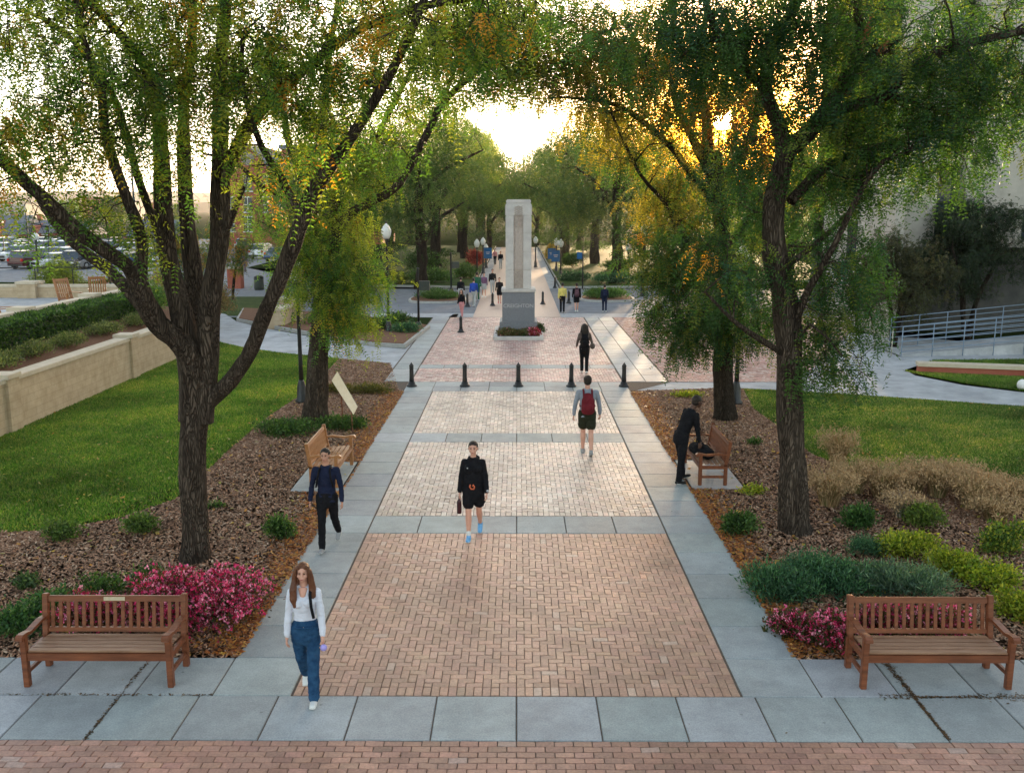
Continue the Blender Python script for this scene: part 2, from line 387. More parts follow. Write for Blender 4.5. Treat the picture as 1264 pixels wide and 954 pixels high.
q = scatter(MULCH_L, 130000, (PAD_L,)); q = q[(np.abs(q[:,0])<14)]
tris_cover('mulch_chips', q, .05, pick(CH,len(q),[.3,.25,.15,.2,.1]), M['chips'], 'loose brown shredded bark chips covering the left planting bed', 'mulch', lift=.025)
q = scatter(MULCH_R, 130000, (PAD_R,))
tris_cover('mulch_chips', q, .05, pick(CH,len(q),[.3,.25,.15,.2,.1]), M['chips'], 'loose brown shredded bark chips covering the right planting bed', 'mulch', lift=.025)
OR = [(.42,.17,.05),(.34,.11,.035),(.5,.27,.08),(.22,.09,.04)]
def edge_pts(x, y0, y1, n, s, w=.3):
    return np.stack([x+s*np.abs(RNG.normal(0,w,n))-s*.05, RNG.uniform(y0,y1,n)],1)
qs = edge_pts(-3.53,10.9,28.2,9000,-1); qs = qs[~inpoly(qs[:,0],qs[:,1],PAD_L)]
tris_cover('fallen_leaves', qs, .045, pick(OR,len(qs)), M['leafb'], 'small fallen orange leaves gathered along the left edge of the walk', 'leaves', aspect=.5, z0=.035, lift=.02)
qs = edge_pts(3.53,10.9,28.2,9000,1); qs = qs[~inpoly(qs[:,0],qs[:,1],PAD_R)]
tris_cover('fallen_leaves', qs, .045, pick(OR,len(qs)), M['leafb'], 'small fallen orange leaves gathered along the right edge of the walk', 'leaves', aspect=.5, z0=.035, lift=.02)
# leaves lodged in the joints near the benches, and a few strays
q1 = np.concatenate([(lambda x: np.stack([x, 9.94+RNG.normal(0,1,1100)*(.006+.035*np.abs(np.sin(x*1.9)))],1))(RNG.uniform(4.2,8.6,1100)),
    (lambda u: np.stack([4.60+RNG.normal(0,1,700)*(.010+.05*np.clip(u-.45,0,1)), 9.05+1.8*u],1))(RNG.random(700)),
    np.stack([RNG.uniform(-7,-3.5,220), 9.94+RNG.normal(0,.012,220)],1),
    np.stack([-4.60+RNG.normal(0,.014,200), RNG.uniform(9.0,10.8,200)],1),
    np.stack([RNG.uniform(-9,9,160), RNG.uniform(8,27,160)],1)])
tris_cover('fallen_leaves', q1, .022, pick([(.10,.06,.035),(.17,.09,.04),(.06,.045,.03)],len(q1)), M['leafb'], 'brown leaf crumbs lodged in the slab joints in front of the benches', 'leaves', aspect=.5, z0=.035, lift=.008, flat=.1)

def grass(name, P, n, label, h=.05, cols=((.075,.175,.022),(.13,.24,.035),(.23,.26,.075),(.052,.12,.018)), w=None, excl=()):
    q = scatter(P, n, excl)
    a = RNG.random(n)*2*math.pi; hh = h*(.5+RNG.random(n)); wd = .007+.004*RNG.random(n)+q[:,1]*.0003
    lean = RNG.normal(0,.5,(n,2))*hh[:,None]
    b = np.concatenate([q, np.full((n,1),.006)],1)
    s = np.stack([np.cos(a),np.sin(a),np.zeros(n)],1)*wd[:,None]
    t = b+np.concatenate([lean, hh[:,None]],1)
    V = np.stack([b-s,b+s,t],1)
    pw = np.array([noise.noise(Vector((x*.3,y*.3,1)))+.6*noise.noise(Vector((x*1.3,y*1.3,5))) for x,y in q])
    C = pick(cols,n,w)*(1+.6*np.clip(pw,-1,1))[:,None]
    C[:,0] *= 1+.5*np.clip(pw,0,1)
    o = npobj(name, V.reshape(-1,3), np.arange(n*3).reshape(n,3), M['leafb'], None, np.clip(C,0.003,1))
    return tag(o, label, 'grass', kind='stuff')
grass('lawn_grass', LAWN_L, 260000, 'mown green grass of the lawn below the tan block wall')
grass('lawn_grass', LAWN_R, 220000, 'mown green grass of the lawn in front of the right hand concrete walk', cols=((.065,.145,.022),(.11,.20,.035),(.26,.26,.10),(.048,.105,.018)))

for P,l in ((LAWN_L,'small yellow leaves fallen on the left lawn'),(LAWN_R,'small yellow leaves fallen on the right lawn'),(MULCH_L,'small yellow leaves fallen on the left mulch'),(MULCH_R,'small yellow leaves fallen on the right mulch')):
    q=scatter(P,700); tris_cover('fallen_leaves', q, .06, pick([(.5,.33,.07),(.45,.22,.06),(.35,.3,.08)],len(q)), M['leafb'], l, 'leaves', aspect=.5, z0=.04, lift=.02)
# ================================================================== TREES AND PLANTS
def unit(v): return v/np.maximum(np.linalg.norm(v,axis=1),1e-9)[:,None]
def fronds(base, dirn, length, npair, llen, lwid, cols, droop=.5):
    """feathery compound leaves: one quad per leaflet. base,dirn (n,3)"""
    n = len(base); d = unit(dirn)
    up = np.array([0,0,1.0])[None]
    s = np.cross(d, up+RNG.normal(0,.45,(n,3))); s = unit(s)
    nn = np.cross(s, d)
    ks = np.arange(npair)
    Vs=[]; Cs=[]
    for side in (-1,1):
        for k in ks:
            t = (k+.6)/npair
            p = base + d*(length*t)[:,None]; p[:,2] -= droop*length*t*t
            ld = unit(s*side + d*.45 + nn*RNG.normal(-.25,.3,(n,1)) + RNG.normal(0,.15,(n,3)))
            ll = (llen*(1-.35*abs(t-.45))*(.8+.4*RNG.random(n)))[:,None]
            w = unit(np.cross(ld, nn+RNG.normal(0,.4,(n,3))))*(lwid*.5*(.8+.4*RNG.random(n)))[:,None]
            V = np.stack([p, p+ld*ll*.45+w, p+ld*ll, p+ld*ll*.45-w],1)
            Vs.append(V); Cs.append(cols*(1+RNG.normal(0,.12,(n,1))))
    V = np.concatenate(Vs).reshape(-1,3); C = np.clip(np.concatenate(Cs),.003,1)
    return V, np.arange(len(V)).reshape(-1,4), C

class Wood:
    def __init__(s): s.V=[]; s.F=[]; s.n=0
    def tube(s, pts, rads, seg, rough=0.0, seed=0.0):
        P = np.array(pts, float); n=len(P)
        T = np.gradient(P,axis=0); T = unit(T)
        ref = np.array([1.0,.13,0]); ang = np.arange(seg)*2*math.pi/seg
        V = np.zeros((n,seg,3))
        for i in range(n):
            ref = ref-T[i]*ref.dot(T[i]); ref /= max(np.linalg.norm(ref),1e-6); b = np.cross(T[i],ref)
            r = np.full(seg, rads[i])
            if rough:
                for k in range(seg):
                    q = P[i]+(ref*math.cos(ang[k])+b*math.sin(ang[k]))*rads[i]
                    r[k] *= 1+rough*noise.noise(Vector((q[0]*7,q[1]*7,q[2]*1.3+seed)))+rough*1.1*noise.noise(Vector((q[0]*1.8,q[1]*1.8,q[2]*1.1+seed)))
            V[i] = P[i]+(np.outer(np.cos(ang),ref)+np.outer(np.sin(ang),b))*r[:,None]
        F=[]
        for i in range(n-1):
            for k in range(seg):
                F.append((s.n+i*seg+k, s.n+i*seg+(k+1)%seg, s.n+(i+1)*seg+(k+1)%seg, s.n+(i+1)*seg+k))
        s.V.append(V.reshape(-1,3)); s.F += F; s.n += n*seg
def smooth_path(pts, rads, step):
    """Catmull-Rom through the points"""
    P=[Vector(p) for p in pts]; out=[]; rr=[]
    for i in range(len(P)-1):
        p0=P[max(i-1,0)];p1=P[i];p2=P[i+1];p3=P[min(i+2,len(P)-1)]
        m=max(2,int((p2-p1).length/step))
        for k in range(m):
            t=k/m
            q=.5*((2*p1)+(p2-p0)*t+(2*p0-5*p1+4*p2-p3)*t*t+(3*p1-p0-3*p2+p3)*t**3)
            out.append(tuple(q)); rr.append(rads[i]*(1-t)+rads[i+1]*t)
    out.append(tuple(P[-1])); rr.append(rads[-1])
    return out, rr
def tree(name, label, limbs, clumps, cols, weights, bark='bark', group=None, frond=(.30,7,.078,.024), per=26, twigs=4, twl=.55, droop=.85, seed=0, cat='tree', clump_r=.28, orange=None, crown_mat='leaf', base=None, oname='trunk'):
    """limbs: list of (points, radii) ; clumps: list of (centre, (rx,ry,rz), count)"""
    rng = np.random.default_rng(1000+seed); random.seed(seed)
    base = Vector(base if base is not None else limbs[0][0][0]); base.z = 0
    W = Wood(); nodes=[]; nr=[]
    for li,(p,r) in enumerate(limbs):
        step = .16 if max(r)>.1 else .3
        P,Rr = smooth_path(p, r, step)
        wig = []
        for q,rad in zip(P,Rr):
            o = noise.noise_vector(Vector(q)*.9+Vector((seed,0,0)))*min(.07,rad*.5)
            wig.append((q[0]+o.x,q[1]+o.y,q[2]+o.z))
        if li==0: wig[0]=P[0]
        W.tube(wig,Rr, 22 if max(r)>.15 else 12 if max(r)>.07 else 8, .20 if max(r)>.1 else .13, seed)
        s0 = 0 if li else int(len(wig)*.5)
        nodes += wig[s0::2]; nr += Rr[s0::2]
    T=[]
    for c,rad,cnt in clumps:
        c=np.array(c,float)
        ns = cnt if frond[0]>=.3 else max(2,int(cnt/6.5))
        v = rng.normal(0,1,(ns,3)); v/=np.linalg.norm(v,axis=1)[:,None]; v*= (rng.random(ns)**.45)[:,None]
        q = c+v*np.array(rad)
        if frond[0]<.3:                       # leaf sprays gather in hanging tufts
            sc=min(.34,.22*float(np.mean(rad))+.08)
            q = q[rng.integers(0,ns,cnt)]+rng.normal(0,1,(cnt,3))*np.array([sc,sc,sc*.75])
        T.append(q)
    T=np.concatenate(T)
    N_=np.array(nodes); d0=np.array([np.min(np.linalg.norm(N_-t,axis=1)) for t in T]); 
    nrr=np.array(nr); nj=np.array([int(np.argmin(np.linalg.norm(N_-t,axis=1))) for t in T]); kp=~((nrr[nj]>.1)&(d0<.45)&(frond[0]<.4)); T=T[kp]; d0=d0[kp]; T=T[np.argsort(d0)]
    ND=[*map(tuple,nodes)]; NR=list(nr)
    arr=np.zeros((len(ND)+len(T)*14,3)); arr[:len(ND)]=ND; rr=np.zeros(len(arr)); rr[:len(NR)]=NR; cnt=len(ND)
    tips=[]; tdir=[]
    for t in T:
        dd=np.linalg.norm(arr[:cnt]-t,axis=1)+ (arr[:cnt,2]>t[2]+.3)*.6 + (rr[:cnt]<.012)*.3
        j=int(np.argmin(dd)); a=arr[j]; L_=np.linalg.norm(t-a)
        if L_<.15: tips.append(t); tdir.append(rng.normal(0,1,3)); continue
        r0=min(rr[j]*.75, .010+.013*L_); m=max(2,min(10,int(L_/.3)))
        side=rng.normal(0,.12*L_,3); pts=[]
        for k in range(m+1):
            u=k/m; q=a*(1-u)+t*u+side*math.sin(math.pi*u); q[2]+=.10*L_*math.sin(math.pi*u)
            if 0<k<m: q=q+rng.normal(0,.03*L_/m+.012,3)
            pts.append(tuple(q))
        rs=[r0*(1-k/m)+.005*(k/m) for k in range(m+1)]
        W.tube(pts,rs,5 if r0>.02 else 4)
        for k in range(1,m+1):
            arr[cnt]=pts[k]; rr[cnt]=rs[k]; cnt+=1
        tips.append(t); tdir.append(np.array(pts[-1])-np.array(pts[-2]))
    tips=np.array(tips); tdir=unit(np.array(tdir))
    # sprays: twigs with fronds
    n=len(tips); fb=[];fd=[];fc=[]
    cc=np.array(cols); ci=rng.choice(len(cc),n,p=weights)
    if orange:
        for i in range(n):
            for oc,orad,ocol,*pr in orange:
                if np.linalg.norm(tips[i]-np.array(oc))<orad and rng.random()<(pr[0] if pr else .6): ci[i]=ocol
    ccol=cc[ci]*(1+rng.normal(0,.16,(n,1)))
    ntw=twigs
    for k in range(ntw):
        dr=unit(tdir*.5+rng.normal(0,.75,(n,3))+np.array([0,0,-.25*droop])[None])
        ln=twl*(.5+.8*rng.random(n))
        for i in range(n) if frond[0] < .4 else ():
            e=tips[i]+dr[i]*ln[i]; e[2]-=droop*.25*ln[i]
            mid=(tips[i]+e)/2; mid[2]+=.04*ln[i]
            W.tube([tuple(tips[i]),tuple(mid),tuple(e)],[.006,.004,.002],3)
        pf=max(1,per//ntw)
        u=rng.random((n,pf)); 
        b=tips[:,None]+dr[:,None]*(ln[:,None]*u)[:,:,None]; b[:,:,2]-=(droop*.25*ln[:,None]*u*u)
        if clump_r: b=b+rng.normal(0,clump_r*.35,b.shape)
        fdirs=dr[:,None]*.5+rng.normal(0,.65,b.shape)+np.array([0,0,-droop])[None,None]
        fb.append(b.reshape(-1,3)); fd.append(fdirs.reshape(-1,3)); fc.append(np.repeat(ccol,pf,axis=0))
    fb=np.concatenate(fb); fd=np.concatenate(fd); fc=np.concatenate(fc)
    if frond[0]<.4:
        v_=unit(fb-np.array([0,0,EYE])); keep=v_@np.array(SUN)<math.cos(R(.55)); fb=fb[keep]; fd=fd[keep]; fc=fc[keep]
    V,F,C=fronds(fb,fd,frond[0]*(.6+.7*rng.random(len(fb))),frond[1],frond[2],frond[3],fc,droop=.4)
    root=thing(name,label,cat,base,0,group)
    b=np.array(base)
    npobj(oname,np.concatenate(W.V)-b,np.array(W.F),M[bark],root,smooth=True)
    npobj('crown',V-b,F,M[crown_mat],root,C)
    return root

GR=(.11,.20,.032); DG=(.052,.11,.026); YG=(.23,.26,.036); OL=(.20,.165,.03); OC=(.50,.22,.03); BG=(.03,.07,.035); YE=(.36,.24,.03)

# --- near left honey locust (trunk at 240,690)
LS=1.14
def limb(*pts): return ([tuple(B(px,py,Y)) for px,py,Y,r in pts],[r*LS for *_,r in pts])
SUN=tuple(ray(893,148).normalized())
b0=G(240,690); Y0=b0.y
tr=([(b0.x,b0.y,-.05),tuple(B(240,672,Y0)),tuple(B(238,600,Y0)),tuple(B(243,530,Y0)),tuple(B(243,500,Y0))],[.30,.235,.205,.21,.235])
limbs=[tr,
 limb((243,530,Y0,.17),(232,440,Y0-.2,.16),(196,398,Y0-.5,.13),(176,362,Y0-.8,.11),(160,330,Y0-1.0,.10),(90,280,Y0-1.4,.085),(20,215,Y0-1.8,.075),(-50,150,Y0-2.2,.05)),
 limb((170,360,Y0-.8,.085),(176,300,Y0-.9,.075),(158,248,Y0-1.1,.07),(130,170,Y0-1.3,.055),(126,110,Y0-1.4,.05),(100,40,Y0-1.6,.04),(90,-40,Y0-1.8,.03)),
 limb((196,398,Y0-.3,.10),(140,340,Y0+.2,.08),(80,290,Y0+.5,.07),(40,230,Y0+.8,.06),(0,190,Y0+1.1,.045),(-60,140,Y0+1.3,.03)),
 limb((240,520,Y0,.18),(230,420,Y0,.15),(212,330,Y0-.1,.125),(200,230,Y0-.3,.11),(196,150,Y0-.4,.09),(178,80,Y0-.6,.07),(120,10,Y0-.8,.055),(60,-60,Y0-1,.04)),
 limb((246,520,Y0,.18),(240,420,Y0+.2,.145),(238,330,Y0+.3,.12),(228,230,Y0+.4,.10),(226,140,Y0+.5,.08),(236,60,Y0+.6,.06),(240,-40,Y0+.7,.045)),
 limb((250,520,Y0,.17),(256,420,Y0-.1,.14),(268,320,Y0-.2,.13),(272,230,Y0-.2,.115),(272,150,Y0-.3,.095),(275,80,Y0-.4,.075),(280,0,Y0-.5,.06),(290,-70,Y0-.6,.04)),
 limb((250,505,Y0,.12),(290,460,Y0-.2,.105),(325,395,Y0-.5,.10),(355,315,Y0-.7,.10),(385,245,Y0-.9,.09),(425,180,Y0-1.1,.075),(470,110,Y0-1.3,.06),(505,40,Y0-1.5,.05),(540,-40,Y0-1.6,.035)),
 limb((276,215,Y0-.2,.09),(310,150,Y0-.4,.075),(370,90,Y0-.7,.065),(440,40,Y0-1,.055),(520,8,Y0-1.3,.045),(640,-10,Y0-1.6,.03)),
 limb((372,270,Y0-.8,.05),(345,215,Y0-.9,.045),(322,178,Y0-.9,.04),(300,110,Y0-1,.03),(300,40,Y0-1,.02)),
 limb((214,330,Y0,.06),(170,220,Y0+.1,.05),(140,120,Y0+.3,.045),(80,40,Y0+.5,.035),(20,10,Y0+.7,.02)),
 limb((270,300,Y0-.2,.07),(282,275,Y0-.3,.05),(300,230,Y0-.4,.03)),
]
CM=1.3
def cl(px,py,Y,rx,ry,rz,n): return (tuple(B(px,py,Y)),(rx*1.05,ry,rz*1.05),int(n*CM))
CL=[cl(60,60,Y0-1.5,1.7,1.4,1.2,55),cl(190,50,Y0-.8,1.6,1.3,1.1,60),cl(320,50,Y0-.5,1.6,1.4,1.1,55),cl(60,190,Y0-1.5,1.3,1.2,.6,15),
 cl(160,120,Y0-1,1.2,1.0,.6,15),cl(260,105,Y0-.8,1.3,1.1,.6,18),cl(380,120,Y0-1,1.4,1.1,.8,30),cl(470,40,Y0-1.2,1.5,1.2,.8,34),cl(580,20,Y0-1.4,1.6,1.3,.55,30),
 cl(20,150,Y0-1.5,1.0,1.2,.8,16),cl(130,-60,Y0-1,3,2,1.2,50),cl(400,-60,Y0-1,3,2,1.2,50),cl(215,185,Y0-.9,1.2,.6,.4,7),cl(100,260,Y0-1.2,.8,.7,.45,9),cl(330,210,Y0-1,.7,.5,.35,7),cl(150,300,Y0-1,.6,.4,.2,4),cl(325,390,Y0-.9,.12,.1,.35,3),cl(-60,100,Y0-2,1,1.5,1.5,20)]
tree('honey_locust_tree','large multi-stemmed honey locust with its thick bare trunk beside the front left bench',limbs,CL,[GR,DG,YG,OC,YE],[.36,.19,.37,.03,.05],per=13,seed=1,
 orange=[(tuple(B(345,205,Y0-1)),.4,3),(tuple(B(60,40,Y0-1.5)),.35,3),(tuple(B(250,60,Y0-.8)),.5,4)])
# small leaf sprays on the low limbs
LS=1.0
# --- second left honey locust (trunk at 390,520)
b1=G(391,522); Y1=b1.y
limbs=[([(b1.x,b1.y,-.05),tuple(B(391,500,Y1)),tuple(B(394,430,Y1)),tuple(B(402,370,Y1))],[.36,.30,.26,.23]),
 limb((398,390,Y1,.2),(392,320,Y1,.16),(385,250,Y1,.13),(360,190,Y1,.10),(345,120,Y1,.08),(330,40,Y1,.06)),
 limb((402,390,Y1,.2),(412,320,Y1+.3,.16),(408,240,Y1+.4,.13),(398,160,Y1+.6,.10),(408,60,Y1+.8,.08),(420,-20,Y1+1,.05)),
 limb((404,330,Y1,.15),(425,270,Y1-.4,.12),(490,230,Y1-.9,.10),(525,170,Y1-1.3,.085),(545,130,Y1-1.6,.075),(600,80,Y1-2,.06),(650,50,Y1-2.4,.04)),
 limb((545,132,Y1-1.6,.05),(560,90,Y1-1.6,.04),(575,40,Y1-1.4,.03)),
 limb((412,260,Y1-.3,.09),(450,200,Y1-.3,.08),(480,140,Y1-.2,.07),(510,80,Y1,.06),(540,20,Y1+.2,.045)),
 limb((385,250,Y1,.08),(330,235,Y1-.4,.06),(290,200,Y1-.6,.045),(250,190,Y1-.8,.03))]
CL=[cl(400,330,Y1-.6,1.3,1.2,.8,44),cl(422,335,Y1-.4,1.05,1.3,.95,66),cl(420,385,Y1-.4,.85,1.0,.55,36),cl(415,265,Y1-.4,1.3,1.1,.7,34),cl(385,300,Y1-.5,1.0,.9,.7,20),cl(405,290,Y1+.3,1.0,1,.6,24),cl(360,215,Y1-.2,1.5,1.2,.5,13),cl(455,195,Y1-.6,1.6,1.3,.8,36),cl(450,235,Y1-.8,.9,1,.5,14),
 cl(350,120,Y1,2,1.6,1.2,36),cl(470,100,Y1,2.2,1.8,1.3,44),cl(560,60,Y1-1,2.2,1.8,1.1,44),cl(600,30,Y1-1.8,2.2,1.5,1.0,34),cl(300,60,Y1+.5,2.2,2,1.3,26),cl(560,100,Y1-1.6,1.6,1.2,.8,22),cl(520,20,Y1,3,2,1,34),cl(600,90,Y1-1.6,1.5,1.2,.7,26),cl(650,30,Y1-2.2,2,1.5,.9,40),cl(320,270,Y1-.5,.8,.8,.25,4)]
tree('honey_locust_tree','honey locust with bright green low foliage standing behind the golden bench',limbs,CL,[GR,DG,YG,OC,YE],[.42,.16,.40,.004,.016],per=15,seed=2,frond=(.33,7,.088,.028),
 orange=[(tuple(B(375,200,Y1)),.55,3),(tuple(B(450,215,Y1-.6)),.35,3)])

LS=.98
# --- near right honey locust (trunk at 980,655)
b2=G(983,655); Y2=b2.y
limbs=[([(b2.x,b2.y,-.05),tuple(B(983,632,Y2)),tuple(B(978,560,Y2)),tuple(B(976,480,Y2)),tuple(B(972,400,Y2)),tuple(B(960,310,Y2)),tuple(B(955,250,Y2)),tuple(B(966,190,Y2))],[.34,.27,.225,.215,.22,.20,.17,.17]),
 limb((966,190,Y2,.16),(958,150,Y2-.1,.12),(945,110,Y2-.3,.11),(955,60,Y2-.4,.10),(985,0,Y2-.5,.08),(1010,-60,Y2-.6,.05)),
 limb((946,112,Y2-.3,.09),(915,80,Y2-.5,.07),(888,50,Y2-.7,.06),(870,0,Y2-.9,.045),(850,-60,Y2-1,.03)),
 limb((968,190,Y2,.15),(1010,145,Y2-.2,.13),(1045,95,Y2-.5,.11),(1060,60,Y2-.7,.09),(1056,0,Y2-.9,.06),(1055,-60,Y2-1,.04)),
 limb((1015,140,Y2-.2,.10),(1070,125,Y2-.6,.085),(1100,115,Y2-.9,.07),(1120,85,Y2-1.1,.07),(1180,58,Y2-1.5,.06),(1270,36,Y2-1.9,.05)),
 limb((1055,80,Y2-.6,.06),(1080,65,Y2-.8,.05),(1110,50,Y2-1,.03)),
 limb((975,250,Y2,.10),(1020,205,Y2+.3,.09),(1060,185,Y2+.6,.075),(1120,170,Y2+.9,.06),(1190,150,Y2+1.2,.05),(1280,120,Y2+1.5,.03)),
 limb((972,420,Y2,.08),(1000,355,Y2-.3,.065),(1030,300,Y2-.5,.05),(1055,250,Y2-.7,.045),(1090,200,Y2-.9,.035),(1150,180,Y2-1.1,.02)),
 limb((972,440,Y2,.06),(940,420,Y2-.4,.05),(905,395,Y2-.7,.035),(870,360,Y2-1,.02)),
 limb((970,330,Y2,.06),(1020,290,Y2+.6,.05),(1060,250,Y2+1,.03)),
 limb((978,450,Y2,.035),(1000,400,Y2-.5,.025),(1040,440,Y2-.8,.015)),
]
CL=[cl(1090,40,Y2-1,1.8,1.5,.9,42),cl(1200,60,Y2-1,1.5,1.5,1.0,52),cl(960,30,Y2-.6,1.6,1.3,.8,36),cl(860,30,Y2-.8,1.5,1.3,.7,40),cl(1130,130,Y2-.4,1.5,1.3,.7,42),cl(1210,140,Y2-.5,1.1,1.2,.8,24),
 cl(1050,215,Y2,1.1,1.2,.7,32),cl(1150,195,Y2,1.1,1.2,.4,12),cl(1020,390,Y2+.2,1.0,.8,.45,22),cl(1030,450,Y2-.3,.6,.6,.25,12),cl(930,200,Y2+.3,.9,1.2,.9,30),cl(1010,320,Y2+.2,1.1,1,.7,34),cl(900,330,Y2-.2,.6,.8,.6,18),
 cl(1100,-60,Y2-1,3,2.5,1.2,38),cl(900,-70,Y2-1,2.5,2,1.2,28),cl(990,140,Y2-.3,1,1,.6,26),cl(900,40,Y2-.4,1.6,1.2,.8,28),cl(1010,90,Y2-.3,1.2,1,.8,30),cl(1060,320,Y2+.3,.5,.8,.3,7)]
nr=tree('honey_locust_tree','large dark honey locust with torn wood scars, beside the dry grasses',limbs,CL,[(.052,.11,.028),(.030,.072,.022),(.11,.14,.028),OC,(.032,.080,.044)],[.42,.26,.12,.006,.194],per=16,seed=3)
def scar(px,py,px2,py2,Y):
    bm=bmesh.new(); tube(bm,[B(px,py,Y)-nr.location,(B(px,py,Y)+B(px2,py2,Y))/2-nr.location,B(px2,py2,Y)-nr.location],[.02,.055,.012],8)
    obj('torn_wood',bm,mat('torn wood',(.38,.12,.05),(.55,.22,.09),scale=14,rough=.8),nr,True)
scar(1062,66,1079,14,Y2-.85); scar(1082,68,1098,50,Y2-1.0)

# --- second right honey locust (trunk at 893,515) the sun shines through it
b3=G(893,517); Y3=b3.y
limbs=[([(b3.x,b3.y,-.05),tuple(B(893,495,Y3)),tuple(B(895,430,Y3)),tuple(B(896,330,Y3)),tuple(B(888,250,Y3)),tuple(B(885,190,Y3))],[.34,.28,.25,.23,.2,.17]),
 limb((886,240,Y3,.18),(874,185,Y3,.14),(868,120,Y3+.2,.11),(870,50,Y3+.3,.08),(874,-20,Y3+.4,.05)),
 limb((884,225,Y3,.12),(848,160,Y3-.3,.10),(828,95,Y3-.5,.08),(830,40,Y3-.6,.06),(835,-30,Y3-.7,.04)),
 limb((890,260,Y3,.12),(850,210,Y3-.5,.09),(810,165,Y3-.9,.07),(760,130,Y3-1.3,.05),(690,120,Y3-1.7,.03)),
 limb((890,230,Y3,.12),(924,175,Y3+.3,.10),(940,110,Y3+.5,.08),(960,40,Y3+.6,.05)),
 limb((895,310,Y3,.10),(930,260,Y3+.5,.08),(960,210,Y3+.8,.06),(985,170,Y3+1,.04)),
 limb((893,340,Y3,.09),(850,300,Y3-.6,.07),(820,250,Y3-1,.05),(790,215,Y3-1.4,.04),(755,140,Y3-1.8,.03))]
CL=[cl(865,320,Y3-.6,1.5,1.3,1.0,74),cl(850,385,Y3-.8,1.2,1.1,.7,60),cl(830,300,Y3-.8,1.3,1.2,1.0,60),cl(905,390,Y3-.9,1.4,.9,.8,60),cl(850,240,Y3-.4,1.6,1.5,.9,46),cl(820,180,Y3-.8,1.9,1.5,1.1,44),
 cl(760,130,Y3-1.3,1.6,1.4,1.1,38),cl(760,50,Y3-1,2.2,1.8,1.2,74),cl(690,80,Y3-1.6,1.8,1.5,.8,60),cl(860,60,Y3,2.2,1.8,1.3,44),cl(660,30,Y3-1.6,2.2,1.5,.9,76),cl(930,120,Y3+.4,1.3,1.4,1.0,26),cl(893,150,Y3+.2,1.5,1.2,1.1,75),cl(850,110,Y3-.4,1.8,1.4,1.1,50),cl(790,90,Y3-1,2.0,1.5,1.1,50),cl(930,200,Y3+.6,1.2,1,.9,34),cl(720,100,Y3-1.5,1.8,1.4,.8,34),cl(940,260,Y3+.3,1.2,1.2,1.0,40),cl(850,415,Y3-.8,.7,.6,.35,18),cl(1000,230,Y3+.8,1.2,1.2,1.2,30)]
tree('honey_locust_tree','dense honey locust with the low sun shining through, beyond the stooping man',limbs,CL,[(.056,.115,.026),(.032,.074,.022),(.14,.155,.028),(.40,.17,.03),(.034,.082,.042),OL],[.40,.26,.17,.01,.15,.01],per=15,orange=[(tuple(B(820,110,Y3-.8)),3.2,5,.6),(tuple(B(893,150,Y3+.1)),1.5,3,.5),(tuple(B(720,60,Y3-1.5)),2.5,5,.4)],seed=4,frond=(.33,7,.088,.028),bark='bark2')  # autumn tones near the sun; its orange glow painted into the leaf colour

# --- background broadleaf trees: four crowns, copied
def gen_tree(name,label,x,y,h,rad,cols,wts,seed,n=150,lf=(.42,4,.13,.06),per=22,group='trees along the far part of the walk',tb=.28,lowest=.22,droop=.5):
    rng=np.random.default_rng(seed); limbs=[([(x,y,-.1),(x+.1,y,h*.18),(x-.1,y+.1,h*.45),(x,y,h*.75)],[h*.035,h*.027,h*.02,h*.008])]
    for k in range(6):
        a=k*1.05+rng.random(); z0=h*(lowest+.05*k); e=rad*.7
        limbs.append(([(x,y,z0),(x+math.cos(a)*e*.4,y+math.sin(a)*e*.4,z0+h*.14),(x+math.cos(a)*e,y+math.sin(a)*e,z0+h*.24)],[h*.016,h*.010,h*.004]))
    cls=[]
    for k in range(9):
        a=rng.random()*6.28; rr_=rad*(.25+.5*rng.random()); z=h*(lowest+.12+(.9-lowest-.15)*rng.random())
        cls.append(((x+math.cos(a)*rr_,y+math.sin(a)*rr_,z),(rad*.45,rad*.45,h*.14),n//11))
    cls.append(((x,y,h*.6),(rad*.75,rad*.75,h*.3),n//5))
    cls.append(((x,y,h*.85),(rad*.4,rad*.4,h*.14),n//9))
    return tree(name,label,limbs,cls,cols,wts,bark='bark2',group=group,frond=lf,per=per,twigs=3,twl=1.0,droop=droop,seed=seed,clump_r=.9)
far_cols=[(.07,.12,.034),(.042,.08,.026),(.13,.155,.038),(.09,.125,.034)]
P1=gen_tree('broadleaf_tree','dense grey green tree over the left hedge island, left of the stone monument',-6.8,66,13.4,6.4,far_cols,[.35,.35,.1,.2],21,n=330)
P2=gen_tree('broadleaf_tree','olive green tree behind the right hedge island, right of the stone monument',7.6,72,14,6.2,far_cols,[.25,.25,.25,.25],22,n=330)
P3=gen_tree('broadleaf_tree','yellow green tree closing the far end of the walk, left side',-7.0,118,17,7,[(.15,.20,.035),(.21,.23,.04),(.09,.14,.035)],[.4,.3,.3],23,n=260,lf=(.6,3,.22,.10))
P4=gen_tree('broadleaf_tree','dark leaning tree left of the monument, behind the lamp with the two blue banners',-13.5,72,13.5,6,[(.045,.095,.027),(.065,.12,.032),(.11,.15,.035)],[.45,.35,.2],24,n=330)
